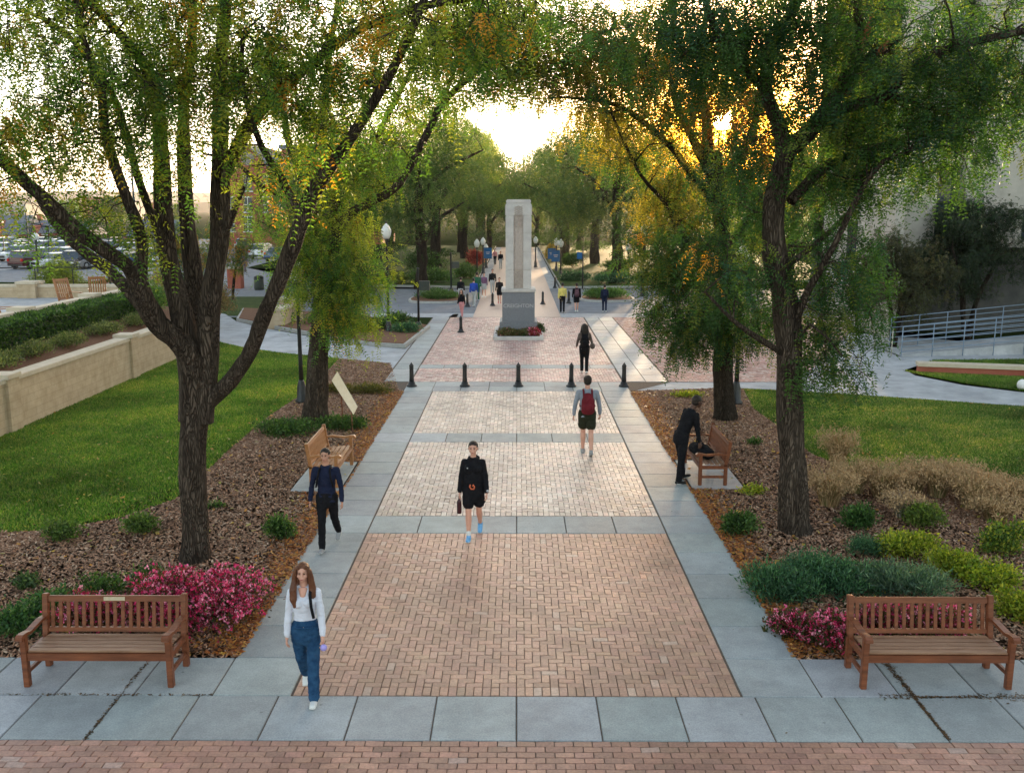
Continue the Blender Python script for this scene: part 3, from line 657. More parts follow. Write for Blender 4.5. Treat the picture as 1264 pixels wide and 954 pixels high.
spots=[(P4,-15.5,86,1.05,1.0,'dark green tree in the left row, next to the red brick gabled building'),
 (P1,-18.5,104,1.0,2.2,'round crowned tree far left against the wing of the red brick building'),
 (P2,-7.5,88,1.12,3.1,'tree on the left side of the far walk, second behind the monument'),
 (P1,7.8,94,1.15,4.0,'tree on the right side of the far walk, second behind the monument'),
 (P4,14.5,82,.9,.6,'dark green tree behind the right lawn, second from the far walk'),
 (P1,18.5,64,.8,5.2,'dense tree to the right of the crossing, half behind the sunlit locust'),
 (P2,25,76,1.0,1.4,'broad tree behind the right crossing, next to the pale building'),
 (P3,8.5,128,.92,.9,'yellow green tree closing the far end of the walk, right side'),
 (P2,-15,112,1.0,4.4,'middle distance tree left of the far walk, in front of the yellow green ones'),
 (P4,15,112,1.1,2.9,'dark middle distance tree right of the far walk'),
 (P3,24,108,.78,2.0,'pale tree under the sun at the far right of the row'),
 (P3,-17,150,.95,3.3,'hazy yellow green tree furthest along the left row'),
 (P3,14,165,.9,5.0,'hazy yellow green tree furthest along the right row'),
 (P3,-2.0,215,.62,1.2,'low glowing tree straight behind the top of the monument'),
 (P3,4.5,185,1.05,.7,'far tree behind the monument, right of its top'),
 (P1,-6,165,1.4,1.9,'far round tree behind the left banner lamps'),
 (P2,1.5,225,1.6,2.6,'farthest tree, on the axis of the walk'),
 (P1,9,215,1.6,3.4,'farthest tree, right of the axis of the walk'),
 (P2,-9,220,1.7,.2,'farthest tree, left of the axis of the walk'),
 (P4,5.4,106,1.1,.4,'tree leaning over the far walk from the right'),
 (P4,-5.8,104,1.12,3.8,'tree leaning over the far walk from the left'),
 (P2,20,135,1.2,.3,'far olive tree under the sun'),
 (P2,-13.5,58.5,.62,1.7,'smaller olive tree between the lamp post and the red brick wing'),
 (P1,-1.5,150,.9,.9,'tree closing the walk just left of its axis'),
 (P2,3.2,146,.85,2.9,'tree closing the walk just right of its axis'),
 (P4,-3.9,132,.9,4.9,'dark tree at the far left corner of the walk'),
 (P4,6.3,134,.85,1.9,'dark tree at the far right corner of the walk'),
 (P4,30,88,1.1,4.8,'tall dark tree beside the corner of the pale concrete building')]
for src,x,y,s,rz,lb in spots:
    c=copy_tree(src); c.location=(x,y,0); c.scale=(s,s,s); c.rotation_euler=(0,0,rz); c['label']=lb

# --- trees in front of the right building
def small_tree(label,x,y,h,rad,cols,wts,seed,n=120,stems=4,name='small_tree',lf=(.22,5,.07,.035),per=24,lowz=.35,bark='bark2',group=None):
    rng=np.random.default_rng(seed); limbs=[]
    for k in range(stems):
        a=k*6.28/stems+rng.random(); e=rad*.55
        limbs.append(([(x+math.cos(a)*.08,y+math.sin(a)*.08,-.05),(x+math.cos(a)*e*.3,y+math.sin(a)*e*.3,h*.3),(x+math.cos(a)*e,y+math.sin(a)*e,h*.65)],[h*.022,h*.016,h*.006]))
    cls=[((x,y,h*.62),(rad,rad,h*.33),n),((x,y,h*.8),(rad*.6,rad*.6,h*.2),n//3)]
    return tree(name,label,limbs,cls,cols,wts,bark=bark,frond=lf,per=per,twigs=3,twl=.5,seed=seed,clump_r=.4,droop=.3,group=group,base=(x,y,0),cat='tree')
p=G(1102,428); small_tree('brownish green small tree with several thin stems at the left end of the blue railing',p.x,p.y,4.3,1.9,[(.06,.065,.035),(.045,.05,.03),(.10,.09,.05)],[.4,.4,.2],31,n=150)
p=G(1212,425); small_tree('dark tree before the pale building, behind the blue railing, right of the brownish one',p.x,p.y+1.5,6.2,2.8,[(.035,.055,.035),(.05,.07,.045),(.02,.035,.022)],[.4,.3,.3],32,n=260,stems=2)
p=G(1262,420); small_tree('yellowing tree at the right border of the view beside the pale building',p.x+.6,p.y-4,6.5,1.5,[(.10,.10,.03),(.42,.2,.03),(.06,.08,.03)],[.5,.2,.3],33,n=90,stems=2)
p=G(8,330,1.6); small_tree('bright yellow green young tree by the fence at the far left',-21.6,43.5,3.1,1.0,[(.20,.24,.04),(.14,.18,.03)],[.6,.4],34,n=90,stems=2)
small_tree('young tree with orange tinted leaves standing before the parked cars beyond the terrace',-17.8,49,5.0,1.6,[(.10,.14,.03),(.30,.15,.03),(.06,.10,.025)],[.5,.2,.3],35,n=100,stems=1)
p=G(280,372); small_tree('thin young tree with yellow and orange leaves beside the brick pier of the street',p.x,p.y+1,4.6,1.3,[(.10,.14,.03),(.34,.18,.03),(.07,.10,.025)],[.5,.25,.25],36,n=80,stems=1)
p=G(322,360); small_tree('small tree with orange and green leaves in front of the red brick building',p.x-1,p.y+26,5.2,2.2,[(.10,.14,.03),(.34,.18,.03),(.07,.10,.025)],[.6,.15,.25],37,n=80,stems=1)

# ------------------------------------------------------------------ shrubs and grasses
def shrub(label,x,y,rx,ry,h,cols,wts,n=700,leaf=(.06,.03),name='shrub',flowers=None,seed=0,cat='shrub',group=None,z=0,shape=.5,upright=.5,lumps=6):
    rng=np.random.default_rng(5000+seed)
    root=thing(name,label,cat,(x,y,z),0,group)
    L=[]
    for k in range(lumps):
        a=rng.random()*6.28; q=.55*math.sqrt(rng.random()); L.append((math.cos(a)*q*rx,math.sin(a)*q*ry,.15*h+.35*h*rng.random(),.55))
    L.append((0,0,h*.35,.7))
    idx=rng.integers(0,len(L),n); Lc=np.array(L)[idx]
    v=rng.normal(0,1,(n,3)); v=unit(v); v[:,2]=np.abs(v[:,2])*.9-.15; q=(.55+.55*rng.random(n))[:,None]*(1+.22*np.sin(v[:,:1]*5+v[:,1:2]*7+seed))
    p=Lc[:,:3]+v*q*np.stack([np.full(n,rx)*Lc[:,3],np.full(n,ry)*Lc[:,3],np.full(n,h)*.62],1); p[:,2]=np.clip(p[:,2],.01,h*1.05)
    # leaves: 3 per site
    Vs=[];Cs=[]; cc=np.array(cols); base=cc[rng.choice(len(cc),n,p=wts)]
    lump_t=(1+rng.normal(0,.15,len(L)))[idx][:,None]
    for k in range(3):
        d=unit(v*.6+rng.normal(0,.7,(n,3))+np.array([0,0,upright])); s=unit(np.cross(d,rng.normal(0,1,(n,3))))
        ll=(leaf[0]*(.6+.8*rng.random(n)))[:,None]; w=s*leaf[1]*.5*(.7+.6*rng.random(n))[:,None]
        b=p+rng.normal(0,leaf[0]*.6,(n,3)); b[:,2]=np.maximum(b[:,2],.01)
        Vs.append(np.stack([b,b+d*ll*.5+w,b+d*ll,b+d*ll*.5-w],1)); Cs.append(base*lump_t*(1+rng.normal(0,.18,(n,1))))
    V=np.concatenate(Vs).reshape(-1,3); npobj('foliage',V,np.arange(len(V)).reshape(-1,4),M['leafb'],root,np.clip(np.concatenate(Cs),.003,1))
    W=Wood()
    for k in range(9):
        a=rng.random()*6.28; W.tube([(0,0,-.02),(math.cos(a)*rx*.25,math.sin(a)*ry*.25,h*.35),(math.cos(a)*rx*.55,math.sin(a)*ry*.55,h*.7)],[.012,.009,.004],4)
    npobj('stems',np.concatenate(W.V),np.array(W.F),M['bark2'],root)
    if flowers:
        fc,fn,fs=flowers
        i=rng.choice(n,fn,p=np.maximum(p[:,2],.02)/np.sum(np.maximum(p[:,2],.02))); fp=p[i]+v[i]*.03; Vs=[];Cs=[]; base=np.array(fc)[rng.integers(0,len(fc),fn)]
        for k in range(5):
            d=unit(v[i]*.8+rng.normal(0,.6,(fn,3))+np.array([0,-.1,.35])); s=unit(np.cross(d,rng.normal(0,1,(fn,3))))
            ll=(fs*(.6+.8*rng.random(fn)))[:,None]; w=s*fs*.42
            b=fp+rng.normal(0,fs*.45,(fn,3))
            Vs.append(np.stack([b,b+d*ll*.5+w,b+d*ll,b+d*ll*.5-w],1)); Cs.append(base*(1+rng.normal(0,.2,(fn,1))))
        V=np.concatenate(Vs).reshape(-1,3); npobj('blossoms',V,np.arange(len(V)).reshape(-1,4),M['flower'],root,np.clip(np.concatenate(Cs),.003,1))
    return root
PINK=[(.66,.05,.17),(.78,.17,.32),(.42,.02,.07),(.84,.36,.46)]
g1=[(.055,.11,.03),(.035,.07,.022),(.09,.15,.04)]; w3=[.45,.3,.25]
shrub('wide mound of pink red blossoms between the front left bench and the walk',-4.15,12.0,.75,.95,.75,[(.08,.055,.03),(.05,.085,.025),(.16,.04,.06)],w3,1900,(.05,.025),flowers=(PINK,1700,.036),seed=1,name='flowering_shrub',lumps=8)
shrub('low pink flowering mound seen through the slats of the front left bench, left part',-5.6,11.55,.7,.42,.6,[(.10,.05,.03),(.05,.06,.02),(.13,.03,.03)],w3,1100,(.05,.025),flowers=(PINK,420,.034),seed=2,name='flowering_shrub')
shrub('pink flowering mound rising behind the right end of the front left bench',-4.75,11.85,.65,.6,.85,[(.10,.05,.03),(.05,.06,.02),(.13,.03,.03)],w3,1300,(.05,.025),flowers=(PINK,950,.035),seed=3,name='flowering_shrub')
def sh(px,py,rx,ry,h,label,cols=g1,n=600,leaf=(.06,.03),seed=0,name='shrub',**k):
    p=G(px,py); return shrub(label,p.x,p.y+ry*.6,rx,ry,h,cols,w3,n,leaf,name,seed=seed,**k)
sh(344,668,.26,.25,.42,'round green shrub alone in the mulch between the near left trunk and the walk',seed=5,n=700)
sh(70,672,.36,.28,.40,'leafy green shrub at the lawn edge, left of the near left trunk',seed=6,n=500,cols=[(.09,.15,.035),(.06,.11,.03),(.12,.17,.05)])
sh(168,662,.34,.28,.42,'green shrub at the lawn edge closest to the near left trunk',seed=7,n=500,cols=[(.09,.15,.035),(.06,.11,.03),(.12,.17,.05)])
sh(28,728,.22,.18,.2,'tiny grey green plant in the mulch near the left border',seed=8,n=200,cols=[(.07,.12,.05),(.05,.09,.04),(.1,.15,.07)])
sh(10,792,.45,.4,.42,'dark green leafy plant left of the front left bench',seed=9,n=800,cols=[(.05,.12,.04),(.035,.08,.03),(.09,.16,.05)])
sh(55,770,.5,.35,.42,'green plant behind the left arm of the front left bench',seed=10,n=700,cols=[(.05,.12,.04),(.035,.08,.03),(.09,.16,.05)])
sh(120,745,.35,.3,.36,'small green plant behind the back rail of the front left bench, left of centre',seed=11,n=350)
sh(180,735,.35,.3,.4,'small green plant between the near left trunk and the front left bench',seed=12,n=350)
sh(350,540,1.0,.7,.32,'spreading green groundcover at the foot of the trunk behind the left bench, left part',seed=13,n=1200,leaf=(.07,.04))
sh(420,532,.7,.6,.30,'spreading green groundcover at the foot of the trunk behind the left bench, right part',seed=14,n=900,leaf=(.07,.04))
sh(415,487,.7,.5,.30,'brownish low juniper behind the pale sign board',seed=15,n=700,cols=[(.12,.10,.03),(.08,.08,.025),(.16,.12,.04)])
sh(458,487,.8,.5,.32,'olive low juniper between the pale sign board and the walk',seed=16,n=800,cols=[(.12,.11,.03),(.08,.09,.025),(.16,.13,.04)])
sh(262,630,.2,.15,.12,'pale weed at the right foot of the near left trunk',seed=17,n=60)
# right bed
sh(915,664,.30,.28,.42,'round green shrub alone in the right mulch next to the walk',seed=20,n=750)
sh(1062,655,.36,.3,.42,'dark green shrub just right of the near right trunk',seed=21,n=700,cols=[(.05,.11,.03),(.03,.07,.02),(.07,.14,.04)])
sh(1146,655,.38,.32,.42,'olive green shrub under the dry grasses, middle of the right bed',seed=22,n=750,cols=[(.10,.15,.03),(.07,.11,.025),(.14,.18,.04)])
JG=[(.05,.125,.065),(.032,.08,.045),(.085,.175,.095)]
sh(975,745,.6,.6,.38,'blue green juniper at the walk side of the right bed',seed=23,n=1700,cols=JG,leaf=(.085,.018),upright=.8)
sh(1040,738,.85,.75,.45,'wide blue green juniper in the middle of the right bed',seed=24,n=2400,cols=JG,leaf=(.085,.018),upright=.8)
sh(1120,745,.85,.7,.42,'grey green juniper behind the front right bench',seed=25,n=2000,cols=[(.08,.13,.09),(.05,.10,.065),(.12,.18,.13)],leaf=(.085,.018),upright=.8)
sh(1072,690,.40,.3,.34,'bluish juniper tuft between the near right trunk and the yellow green shrubs',seed=26,n=900,cols=JG,leaf=(.055,.012))
YS=[(.20,.24,.025),(.11,.17,.02),(.32,.32,.04)]
sh(1130,695,.62,.42,.38,'yellow green shrub left of its pair behind the juniper',seed=27,n=1000,cols=YS)
sh(1180,715,.55,.45,.40,'yellow green shrub right of its pair behind the juniper',seed=28,n=900,cols=YS)
sh(1252,690,.45,.4,.55,'tall green shrub with yellow tips at the right border, below the dry grasses',seed=29,n=1100,cols=[(.10,.16,.03),(.05,.10,.02),(.28,.28,.04)])
sh(1240,735,.55,.5,.38,'bright yellow shrub at the right border, above the back rail of the right bench',seed=30,n=900,cols=YS)
sh(1275,775,.4,.45,.4,'bright yellow green shrub cut by the right border behind the bench arm',seed=31,n=900,cols=YS)
sh(982,792,.35,.3,.36,'small dark pink flowering plant at the edge of the walk in the right bed',seed=32,n=700,cols=[(.06,.05,.02),(.04,.06,.02),(.12,.03,.03)],name='flowering_shrub',flowers=(PINK,330,.032))
sh(1030,812,.42,.36,.5,'pink flowering plant touching the left end of the front right bench',seed=33,n=900,cols=[(.06,.05,.02),(.04,.06,.02),(.12,.03,.03)],name='flowering_shrub',flowers=(PINK,600,.034))
sh(1100,800,.5,.3,.5,'sparse pink flowering plant seen through the slats of the right bench, left part',seed=34,n=900,cols=[(.10,.06,.03),(.06,.06,.02),(.12,.03,.03)],name='flowering_shrub',flowers=(PINK,380,.034))
sh(1175,800,.5,.3,.5,'sparse pink flowering plant seen through the slats of the right bench, right part',seed=35,n=900,cols=[(.10,.06,.03),(.06,.06,.02),(.12,.03,.03)],name='flowering_shrub',flowers=(PINK,380,.034))
sh(934,550,.2,.2,.14,'tiny green sprout in the mulch behind the right bench',seed=36,n=90)
sh(1035,612,.2,.2,.14,'tiny green tuft between trunk and dry grasses',seed=37,n=90)
sh(845,492,.6,.35,.16,'low yellow green weeds in the mulch behind the stooping man',seed=38,n=260,cols=YS)
sh(930,612,.3,.3,.16,'low yellow green weeds at the left foot of the near right trunk',seed=39,n=160,cols=YS)

def drygrass(label,x,y,r,h,n,seed,cols=((.40,.28,.15),(.30,.20,.10),(.50,.37,.22)),group='dry ornamental grasses'):
    rng=np.random.default_rng(8000+seed); root=thing('ornamental_grass',label,'grass clump',(x,y,0),0,group)
    a=rng.random(n)*6.28; q=np.sqrt(rng.random(n))*r*.45; b=np.stack([np.cos(a)*q,np.sin(a)*q,np.zeros(n)],1)
    out=np.stack([np.cos(a),np.sin(a)],1)*(r*(.3+.9*rng.random(n)))[:,None]+rng.normal(0,r*.25,(n,2)); hh=h*(.55+.55*rng.random(n))
    Vs=[]; s=np.stack([-np.sin(a),np.cos(a),np.zeros(n)],1)*.005
    P=[]
    for u in (0,.4,.75,1): 
        p=b.copy(); p[:,:2]+=out*(u**1.7); p[:,2]=hh*(u-.18*u*u*u); P.append(p)
    F=[];V=[]
    for k in range(3):
        w0=1.2-.3*k; V.append(np.stack([P[k]-s*w0,P[k]+s*w0,P[k+1]+s*(w0-.3),P[k+1]-s*(w0-.3)],1))
    C=np.array(cols)[rng.integers(0,len(cols),n)]*(1+rng.normal(0,.2,(n,1)))
    V=np.concatenate(V).reshape(-1,3); npobj('blades',V,np.arange(len(V)).reshape(-1,4),M['chips'],root,np.clip(np.concatenate([C]*3),.01,1))
    # seed heads
    m=n//2; i=rng.integers(0,n,m); V=[]
    for k in range(5):
        p=P[3][i]+rng.normal(0,.035,(m,3)); d=rng.normal(0,1,(m,3)); d=unit(d+np.array([0,0,.8])); s2=unit(np.cross(d,rng.normal(0,1,(m,3))))*.006
        V.append(np.stack([p-s2,p+s2,p+d*.045+s2,p+d*.045-s2],1))
    V=np.concatenate(V).reshape(-1,3); npobj('seed_heads',V,np.arange(len(V)).reshape(-1,4),M['chips'],root,np.clip(np.tile(np.array([.44,.29,.15]),(len(V)//4,1))*(1+rng.normal(0,.15,(len(V)//4,1))),.01,1))
gl=['dry tan grass clump beside the near right trunk','dry tan grass clump, second from the near right trunk','dry tan grass clump above the dark green shrub','short pale plume of dry grass at the lawn edge, standing alone behind the others','dry grass clump above the olive shrub','dry tan clump, middle of the long row under the right lawn','dry clump right of the olive shrub','dry tan clump in front of the right lawn, third from the right border','dry tan clump, second from the right border','dry tan clump at the right border','lower dry clump near the yellow tipped shrub','small grey dry tuft between the two green shrubs']
gp=[(1018,622,.45,.55),(1050,608,.45,.6),(1085,612,.45,.55),(1035,578,.35,.75),(1125,608,.45,.6),(1160,612,.45,.55),(1195,628,.45,.6),(1190,605,.45,.5),(1230,622,.45,.55),(1262,628,.45,.55),(1225,645,.4,.45),(1112,640,.3,.35)]
for i,(l,(px,py,r,h)) in enumerate(zip(gl,gp)):
    p=G(px,py); drygrass(l,p.x+random.uniform(-.1,.1),p.y+random.uniform(-.15,.15),r*random.uniform(.7,.9),h*random.uniform(1.05,1.5),620,i, cols=((.24,.22,.17),(.34,.3,.24),(.2,.17,.12)) if i==11 else ((.40,.26,.125),(.28,.17,.08),(.50,.36,.19),(.19,.18,.06)))
# ================================================================== BUILT THINGS
def cxb(name, m, parent, boxes, bev=.004, smooth=False):
    bm = bmesh.new()
    for b in boxes: box(bm, *b, bev=bev)
    return obj(name, bm, m, parent, smooth)
# ---------------------------------------------------------------- benches
def bench(label, loc, rz, frame, seatm, plaque=False, L=1.76):
    t = thing('park_bench', label, 'bench', loc, rz, 'teak benches')
    h = L/2
    # seat slats
    bm = bmesh.new()
    for k in range(5):
        y = -.29+k*.107; z = .43-.006*k+(.004 if k==0 else 0); box(bm, -h+.07, h-.07, y, y+.085, z, z+.022, bev=.005)
    obj('seat', bm, seatm, t)
    cxb('seat_rail', frame, t, [(-h+.06,h-.06,-.30,-.265,.33,.425),(-h+.06,h-.06,.20,.235,.33,.42)])
    # backrest leaning back a little
    A = Matrix.Translation((0,.235,.42)) @ Matrix.Rotation(R(-9),4,'X')
    bm = bmesh.new()
    box(bm,-h+.06,h-.06,-.018,.02,.40,.475,bev=.006,mat=A); box(bm,-h+.06,h-.06,-.018,.02,.03,.085,bev=.005,mat=A)
    n = 17
    for k in range(n):
        x = -h+.115+(L-.23)*k/(n-1); box(bm,x-.021,x+.021,-.008,.010,.083,.403,mat=A)
    obj('backrest', bm, frame, t)
    for s in (-1,1):
        x = s*(h-.03)
        cxb('leg', frame, t, [(x-.035,x+.035,-.315,-.245,0,.66)], .006)
        bm = bmesh.new(); box(bm,x-.035,x+.035,.20,.27,0,.44,bev=.006); box(bm,x-.035,x+.035,-.035,.035,-.02,.50,bev=.006,mat=A)
        obj('leg', bm, frame, t)
        cxb('stretcher', frame, t, [(x-.02,x+.02,-.25,.205,.15,.20),(x-.022,x+.022,-.25,.205,.34,.41)])
        bm = bmesh.new()                                   # curved armrest
        pr = [(.25,.655),(.12,.675),(-.02,.662),(-.16,.648),(-.27,.672),(-.345,.678),(-.385,.655),(-.39,.62),(-.36,.60),(-.32,.625),(-.25,.628),(-.14,.612),(0,.625),(.13,.64),(.25,.62)]
        lo=[bm.verts.new((x-.04,a,b)) for a,b in pr]; hi=[bm.verts.new((x+.04,a,b)) for a,b in pr]
        bm.faces.new(lo); bm.faces.new(list(reversed(hi)))
        for k in range(len(pr)): bm.faces.new((lo[k],hi[k],hi[(k+1)%len(pr)],lo[(k+1)%len(pr)]))
        obj('armrest', bm, frame, t)
    if plaque:
        obj('plaque', BX(-.13,.13,-.024,-.019,.415,.462,mat=A), M['brass'], t)
    return t
bench('brown teak bench with a small plaque on its back rail, before pink red flowers', (-4.93,10.42,.033), 0, M['teak'], M['teakseat'], True)
bench('brown slatted teak bench in front of the juniper and yellow green shrubs at lower right', (4.93,10.42,.033), 0, M['teak'], M['teakseat'])
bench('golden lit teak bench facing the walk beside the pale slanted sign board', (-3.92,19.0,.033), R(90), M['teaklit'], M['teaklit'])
bench('teak bench with a dark bag on it and a man in black stooping over it', (4.02,19.2,.033), R(-90), M['teak'], M['teakseat'])

# ---------------------------------------------------------------- bollards
def bollard(label, x, y, s=1):
    t = thing('bollard', label, 'bollard', (x,y,.031), 0, 'black iron bollards'); t.scale = (s,s,s)
    return t
bm = LT([(.165,0),(.165,.03),(.15,.05),(.12,.07),(.105,.13),(.085,.16)],20); b_base = obj('base', bm, M['black'], None, True)
bm = LT([(.082,.158),(.070,.30),(.066,.56),(.066,.58),(.078,.585),(.078,.60),(.066,.605)],20); b_post = obj('post', bm, M['black'], None, True)
bm = LT([(.066,.603),(.068,.64),(.076,.65),(.076,.665),(.062,.69),(.045,.72),(.018,.745),(.02,.76),(.0,.775)],20); b_cap = obj('cap', bm, M['black'], None, True)
bl = [(-3.34,29.1,'black iron bollard, leftmost of the front row of five'),(-1.65,29.1,'black iron bollard, second from the left in the front row of five'),
 (.05,29.1,'black iron bollard, middle one of the front row of five'),(1.73,29.1,'black iron bollard of the front row next to the man with the dark red backpack'),
 (3.40,29.1,'black iron bollard, rightmost of the front row of five')]
for px,py,l in ((569,411,'black bollard standing alone on the plaza left of the monument planter'),(577,379,'black bollard just behind the woman in the black top, left of the monument'),(608,378,'black bollard closest to the left side of the monument'),
  (670,376,'black bollard closest to the right side of the monument'),(702,375,'black bollard between the person in yellow and the one in black with a backpack'),(685,356,'black bollard far behind the monument at the right edge of the walk')):
    p = G(px,py); bl.append((p.x,p.y,l))
for i,(x,y,l) in enumerate(bl):
    t = bollard(l,x,y)
    for q in (b_base,b_post,b_cap):
        c = q if i==0 else q.copy()
        if i: COL.objects.link(c)
        c.parent = t

# ---------------------------------------------------------------- lamp posts
def lamp(label, x, y, h, banner=0, globe=True, cat='lamp post', wscale=1):
    t = thing('lamp_post', label, cat, (x,y,.02), 0, 'black posts with pale acorn globes')
    w = wscale
    obj('base', LT([(.20*w,0),(.20*w,.06),(.15*w,.12),(.13*w,.45),(.09*w,.60),(.075*w,.66)],14), M['black'], t, True)
    gt = h-.75
    obj('pole', LT([(.07*w,.65),(.06*w,1.2),(.05*w,gt-.15),(.085*w,gt-.1),(.085*w,gt-.02),(.13*w,gt)],12), M['black'], t, True)
    g = obj('globe', LT([(.12*w,gt),(.19*w,gt+.14),(.225*w,gt+.32),(.20*w,gt+.42),(.12*w,gt+.56),(.05*w,gt+.64),(.03,gt+.66)],14), M['globe'], t, True)
    obj('finial', LT([(.03,gt+.655),(.035,gt+.69),(.008,gt+.75)],8), M['black'], t, True)
    for s in ((-1,1) if banner==2 else (banner,) if banner else ()):
        bm = bmesh.new(); z0=gt-1.15
        box(bm, .07*s if s>0 else -.75, .75 if s>0 else -.07, -.012,.012, z0, z0+.9, bev=.004)
        b = obj('banner', bm, M['blue'], t)
        bm = bmesh.new(); box(bm, .05*s if s>0 else -.8, .8 if s>0 else -.05, -.015,.015, z0+.9,z0+.93); box(bm, .05*s if s>0 else -.8, .8 if s>0 else -.05, -.015,.015, z0-.03,z0)
        obj('banner_arm', bm, M['black'], t)
        bm = bmesh.new()
        for zz,ww in ((.50,.36),(.38,.26)): box(bm, s*.41-ww/2, s*.41+ww/2, -.0155,-.0125, z0+zz, z0+zz+.05)
        obj('banner_lettering', bm, M['stone'], b)
    return t
def lampp(label, px, pyb, pyt, **k):
    p = G(px,pyb); q = B(px,pyt,p.y); return lamp(label,p.x,p.y,q.z,**k)
lampp('tall black lamp post with a pale globe in the planted corner by the plaza',480,414,274,wscale=1.0)
lampp('black lamp post between the second left trunk and the lawn',373,497,318,wscale=1)
lampp('black lamp post half hidden behind the trunk at the right bed, near the stooping man',908,499,300,wscale=1)
lampp('nearer lamp post of the left pair beside the far walk',589,345,294,banner=0)
lampp('lamp post with blue banner, farther one of the left pair beside the far walk',596.5,338,292,banner=1)
lampp('lamp post with blue banner, nearer one of the right pair beside the far walk',692,344,294,banner=-1)
lampp('lamp post, farther one of the right pair beside the far walk',686.5,337,293,banner=-1)
lampp('black lamp post at the far end of the right hedge island, under the dark locust',775,352,299)
lampp('tall black lamp post seen through the hanging foliage right of the hedge island',793,366,275)
lampp('lamp post with pale globe beside the parked cars beyond the terrace',48,338,286,wscale=1.3)
lampp('lamp post standing at the left edge of the far street',600,331,300)
lampp('small distant lamp post right of the monument with pale globe',661,330,291)
# sign box posts
def boxpost(label, px, pyb, pyt, side):
    p = G(px,pyb); h = B(px,pyt,p.y).z
    t = thing('sign_post', label, 'sign post', (p.x,p.y,.02))
    obj('base', LT([(.17,0),(.17,.1),(.12,.28),(.06,.34)],12), M['black'], t, True)
    obj('pole', LT([(.055,.33),(.05,h-.1),(.07,h-.05),(.05,h)],10), M['black'], t, True)
    cxb('sign_box', M['greenmetal'], t, [(.06 if side>0 else -.5, .55 if side>0 else -.06, -.1,.1, h-1.05,h-.62)])
boxpost('slim black post with a dark box at the kerb of the planted corner',517,406,331,1)
boxpost('slim black post with a small dark box beyond the left hedge island',557,361,312,1)
p=G(719,357); t=thing('sign_post','slim post with a small blue and white panel right of the person in black',  'sign post',(p.x,p.y,.02))
obj('pole',LT([(.05,0),(.04,2.9),(.02,2.95)],8),M['black'],t,True); cxb('sign_panel',M['blue'],t,[(-.42,-.06,-.02,.02,2.1,2.55)])

# ---------------------------------------------------------------- monument
mx, my = .07, 42.0
t = thing('stone_monument','tall square pale stone pillar with carved tan centre strip on a grey granite plinth','monument',(mx,my,.02))
cxb('plinth_step', M['granite'], t, [(-.84,.84,-.84,.84,0,.62)], .02)
pl = cxb('plinth', M['granite'], t, [(-.72,.72,-.72,.72,.62,1.93)], .012)
cxb('base_course', M['stone'], t, [(-.76,.76,-.76,.76,1.93,2.07)], .02)
bm = bmesh.new()
w=.57
for k,(a,b) in enumerate(((2.07,2.9),(2.9,3.7),(3.7,4.5),(4.5,5.25),)):
    for sx in (-1,1):
        for sy in (-1,1):
            xs = sorted((sx*.21,sx*w)); ys = sorted((sy*.21,sy*w)); box(bm,xs[0],xs[1],ys[0],ys[1],a+.004,b-.004,bev=.012)
obj('corner_piers', bm, M['stone'], t)
cxb('cap', M['stone'], t, [(-w,w,-w,w,5.25,5.78),(-w+.03,w-.03,-w+.03,w-.03,5.78,5.95)], .03)
cxb('core', M['stonetan'], t, [(-.5,.5,-.5,.5,2.06,5.26)], 0)
# carved relief panels: interlaced lozenges in stone
for side in range(4):
    A = Matrix.Rotation(side*math.pi/2,4,'Z')
    for (za,zb) in ((2.12,2.95),(4.75,5.15),(5.27,5.75)):
        bm = bmesh.new()
        z=za
        while z<zb-.1:
            wy = -.505 if z<5.2 else -.575
            for sx in (-1,1):
                tube(bm,[A@Vector((0,wy,z)),A@Vector((sx*.17,wy,z+.10)),A@Vector((0,wy,z+.2))],[.022,.03,.022],5)
                tube(bm,[A@Vector((sx*.18,wy,z)),A@Vector((0,wy,z+.10)),A@Vector((sx*.18,wy,z+.2))],[.018,.024,.018],5)
            z+=.2
        obj('carved_relief', bm, M['stonetan'], t)
def textmesh(body, size, m, parent, loc, rot, depth=.006, name='lettering'):
    cu = bpy.data.curves.new(name,'FONT'); cu.body=body; cu.size=size; cu.align_x='CENTER'; cu.align_y='CENTER'; cu.extrude=depth
    o = bpy.data.objects.new(name,cu); COL.objects.link(o); dg=bpy.context.evaluated_depsgraph_get(); me=bpy.data.meshes.new_from_object(o.evaluated_get(dg)); bpy.data.objects.remove(o)
    me.materials.clear(); me.materials.append(m); o=bpy.data.objects.new(name,me); link(o,parent); o.location=loc; o.rotation_euler=rot
    return o
textmesh('CREIGHTON',.235,M['text'],pl,(0,-.724,1.32),(R(90),0,0))
t = thing('stone_planter','low pale stone frame of flowers round the foot of the monument','planter',(mx,41.4,.02))
cxb('frame', M['stone'], t, [(-1.08,1.08,-1.75,-1.57,0,.16),(-1.08,-.92,-1.57,1.9,0,.16),(.92,1.08,-1.57,1.9,0,.16),(-1.08,1.08,1.9,2.05,0,.16)], .012)
cxb('soil', M['mulch'], t, [(-.92,.92,-1.57,1.9,0,.09)], 0)
shrub('bronze green bedding plants in the stone frame before the monument, left part',mx-.42,40.55,.55,.55,.38,[(.10,.09,.035),(.06,.09,.03),(.13,.07,.04)],w3,700,(.07,.05),name='bedding_plants',flowers=([(.62,.30,.25),(.5,.4,.2)],40,.05),seed=60,cat='plants',z=.06)
shrub('bedding plants in the stone frame before the monument, middle part',mx+.2,40.5,.5,.5,.36,[(.10,.09,.035),(.06,.09,.03),(.13,.07,.04)],w3,600,(.07,.05),name='bedding_plants',flowers=([(.62,.30,.25)],30,.05),seed=61,cat='plants',z=.06)
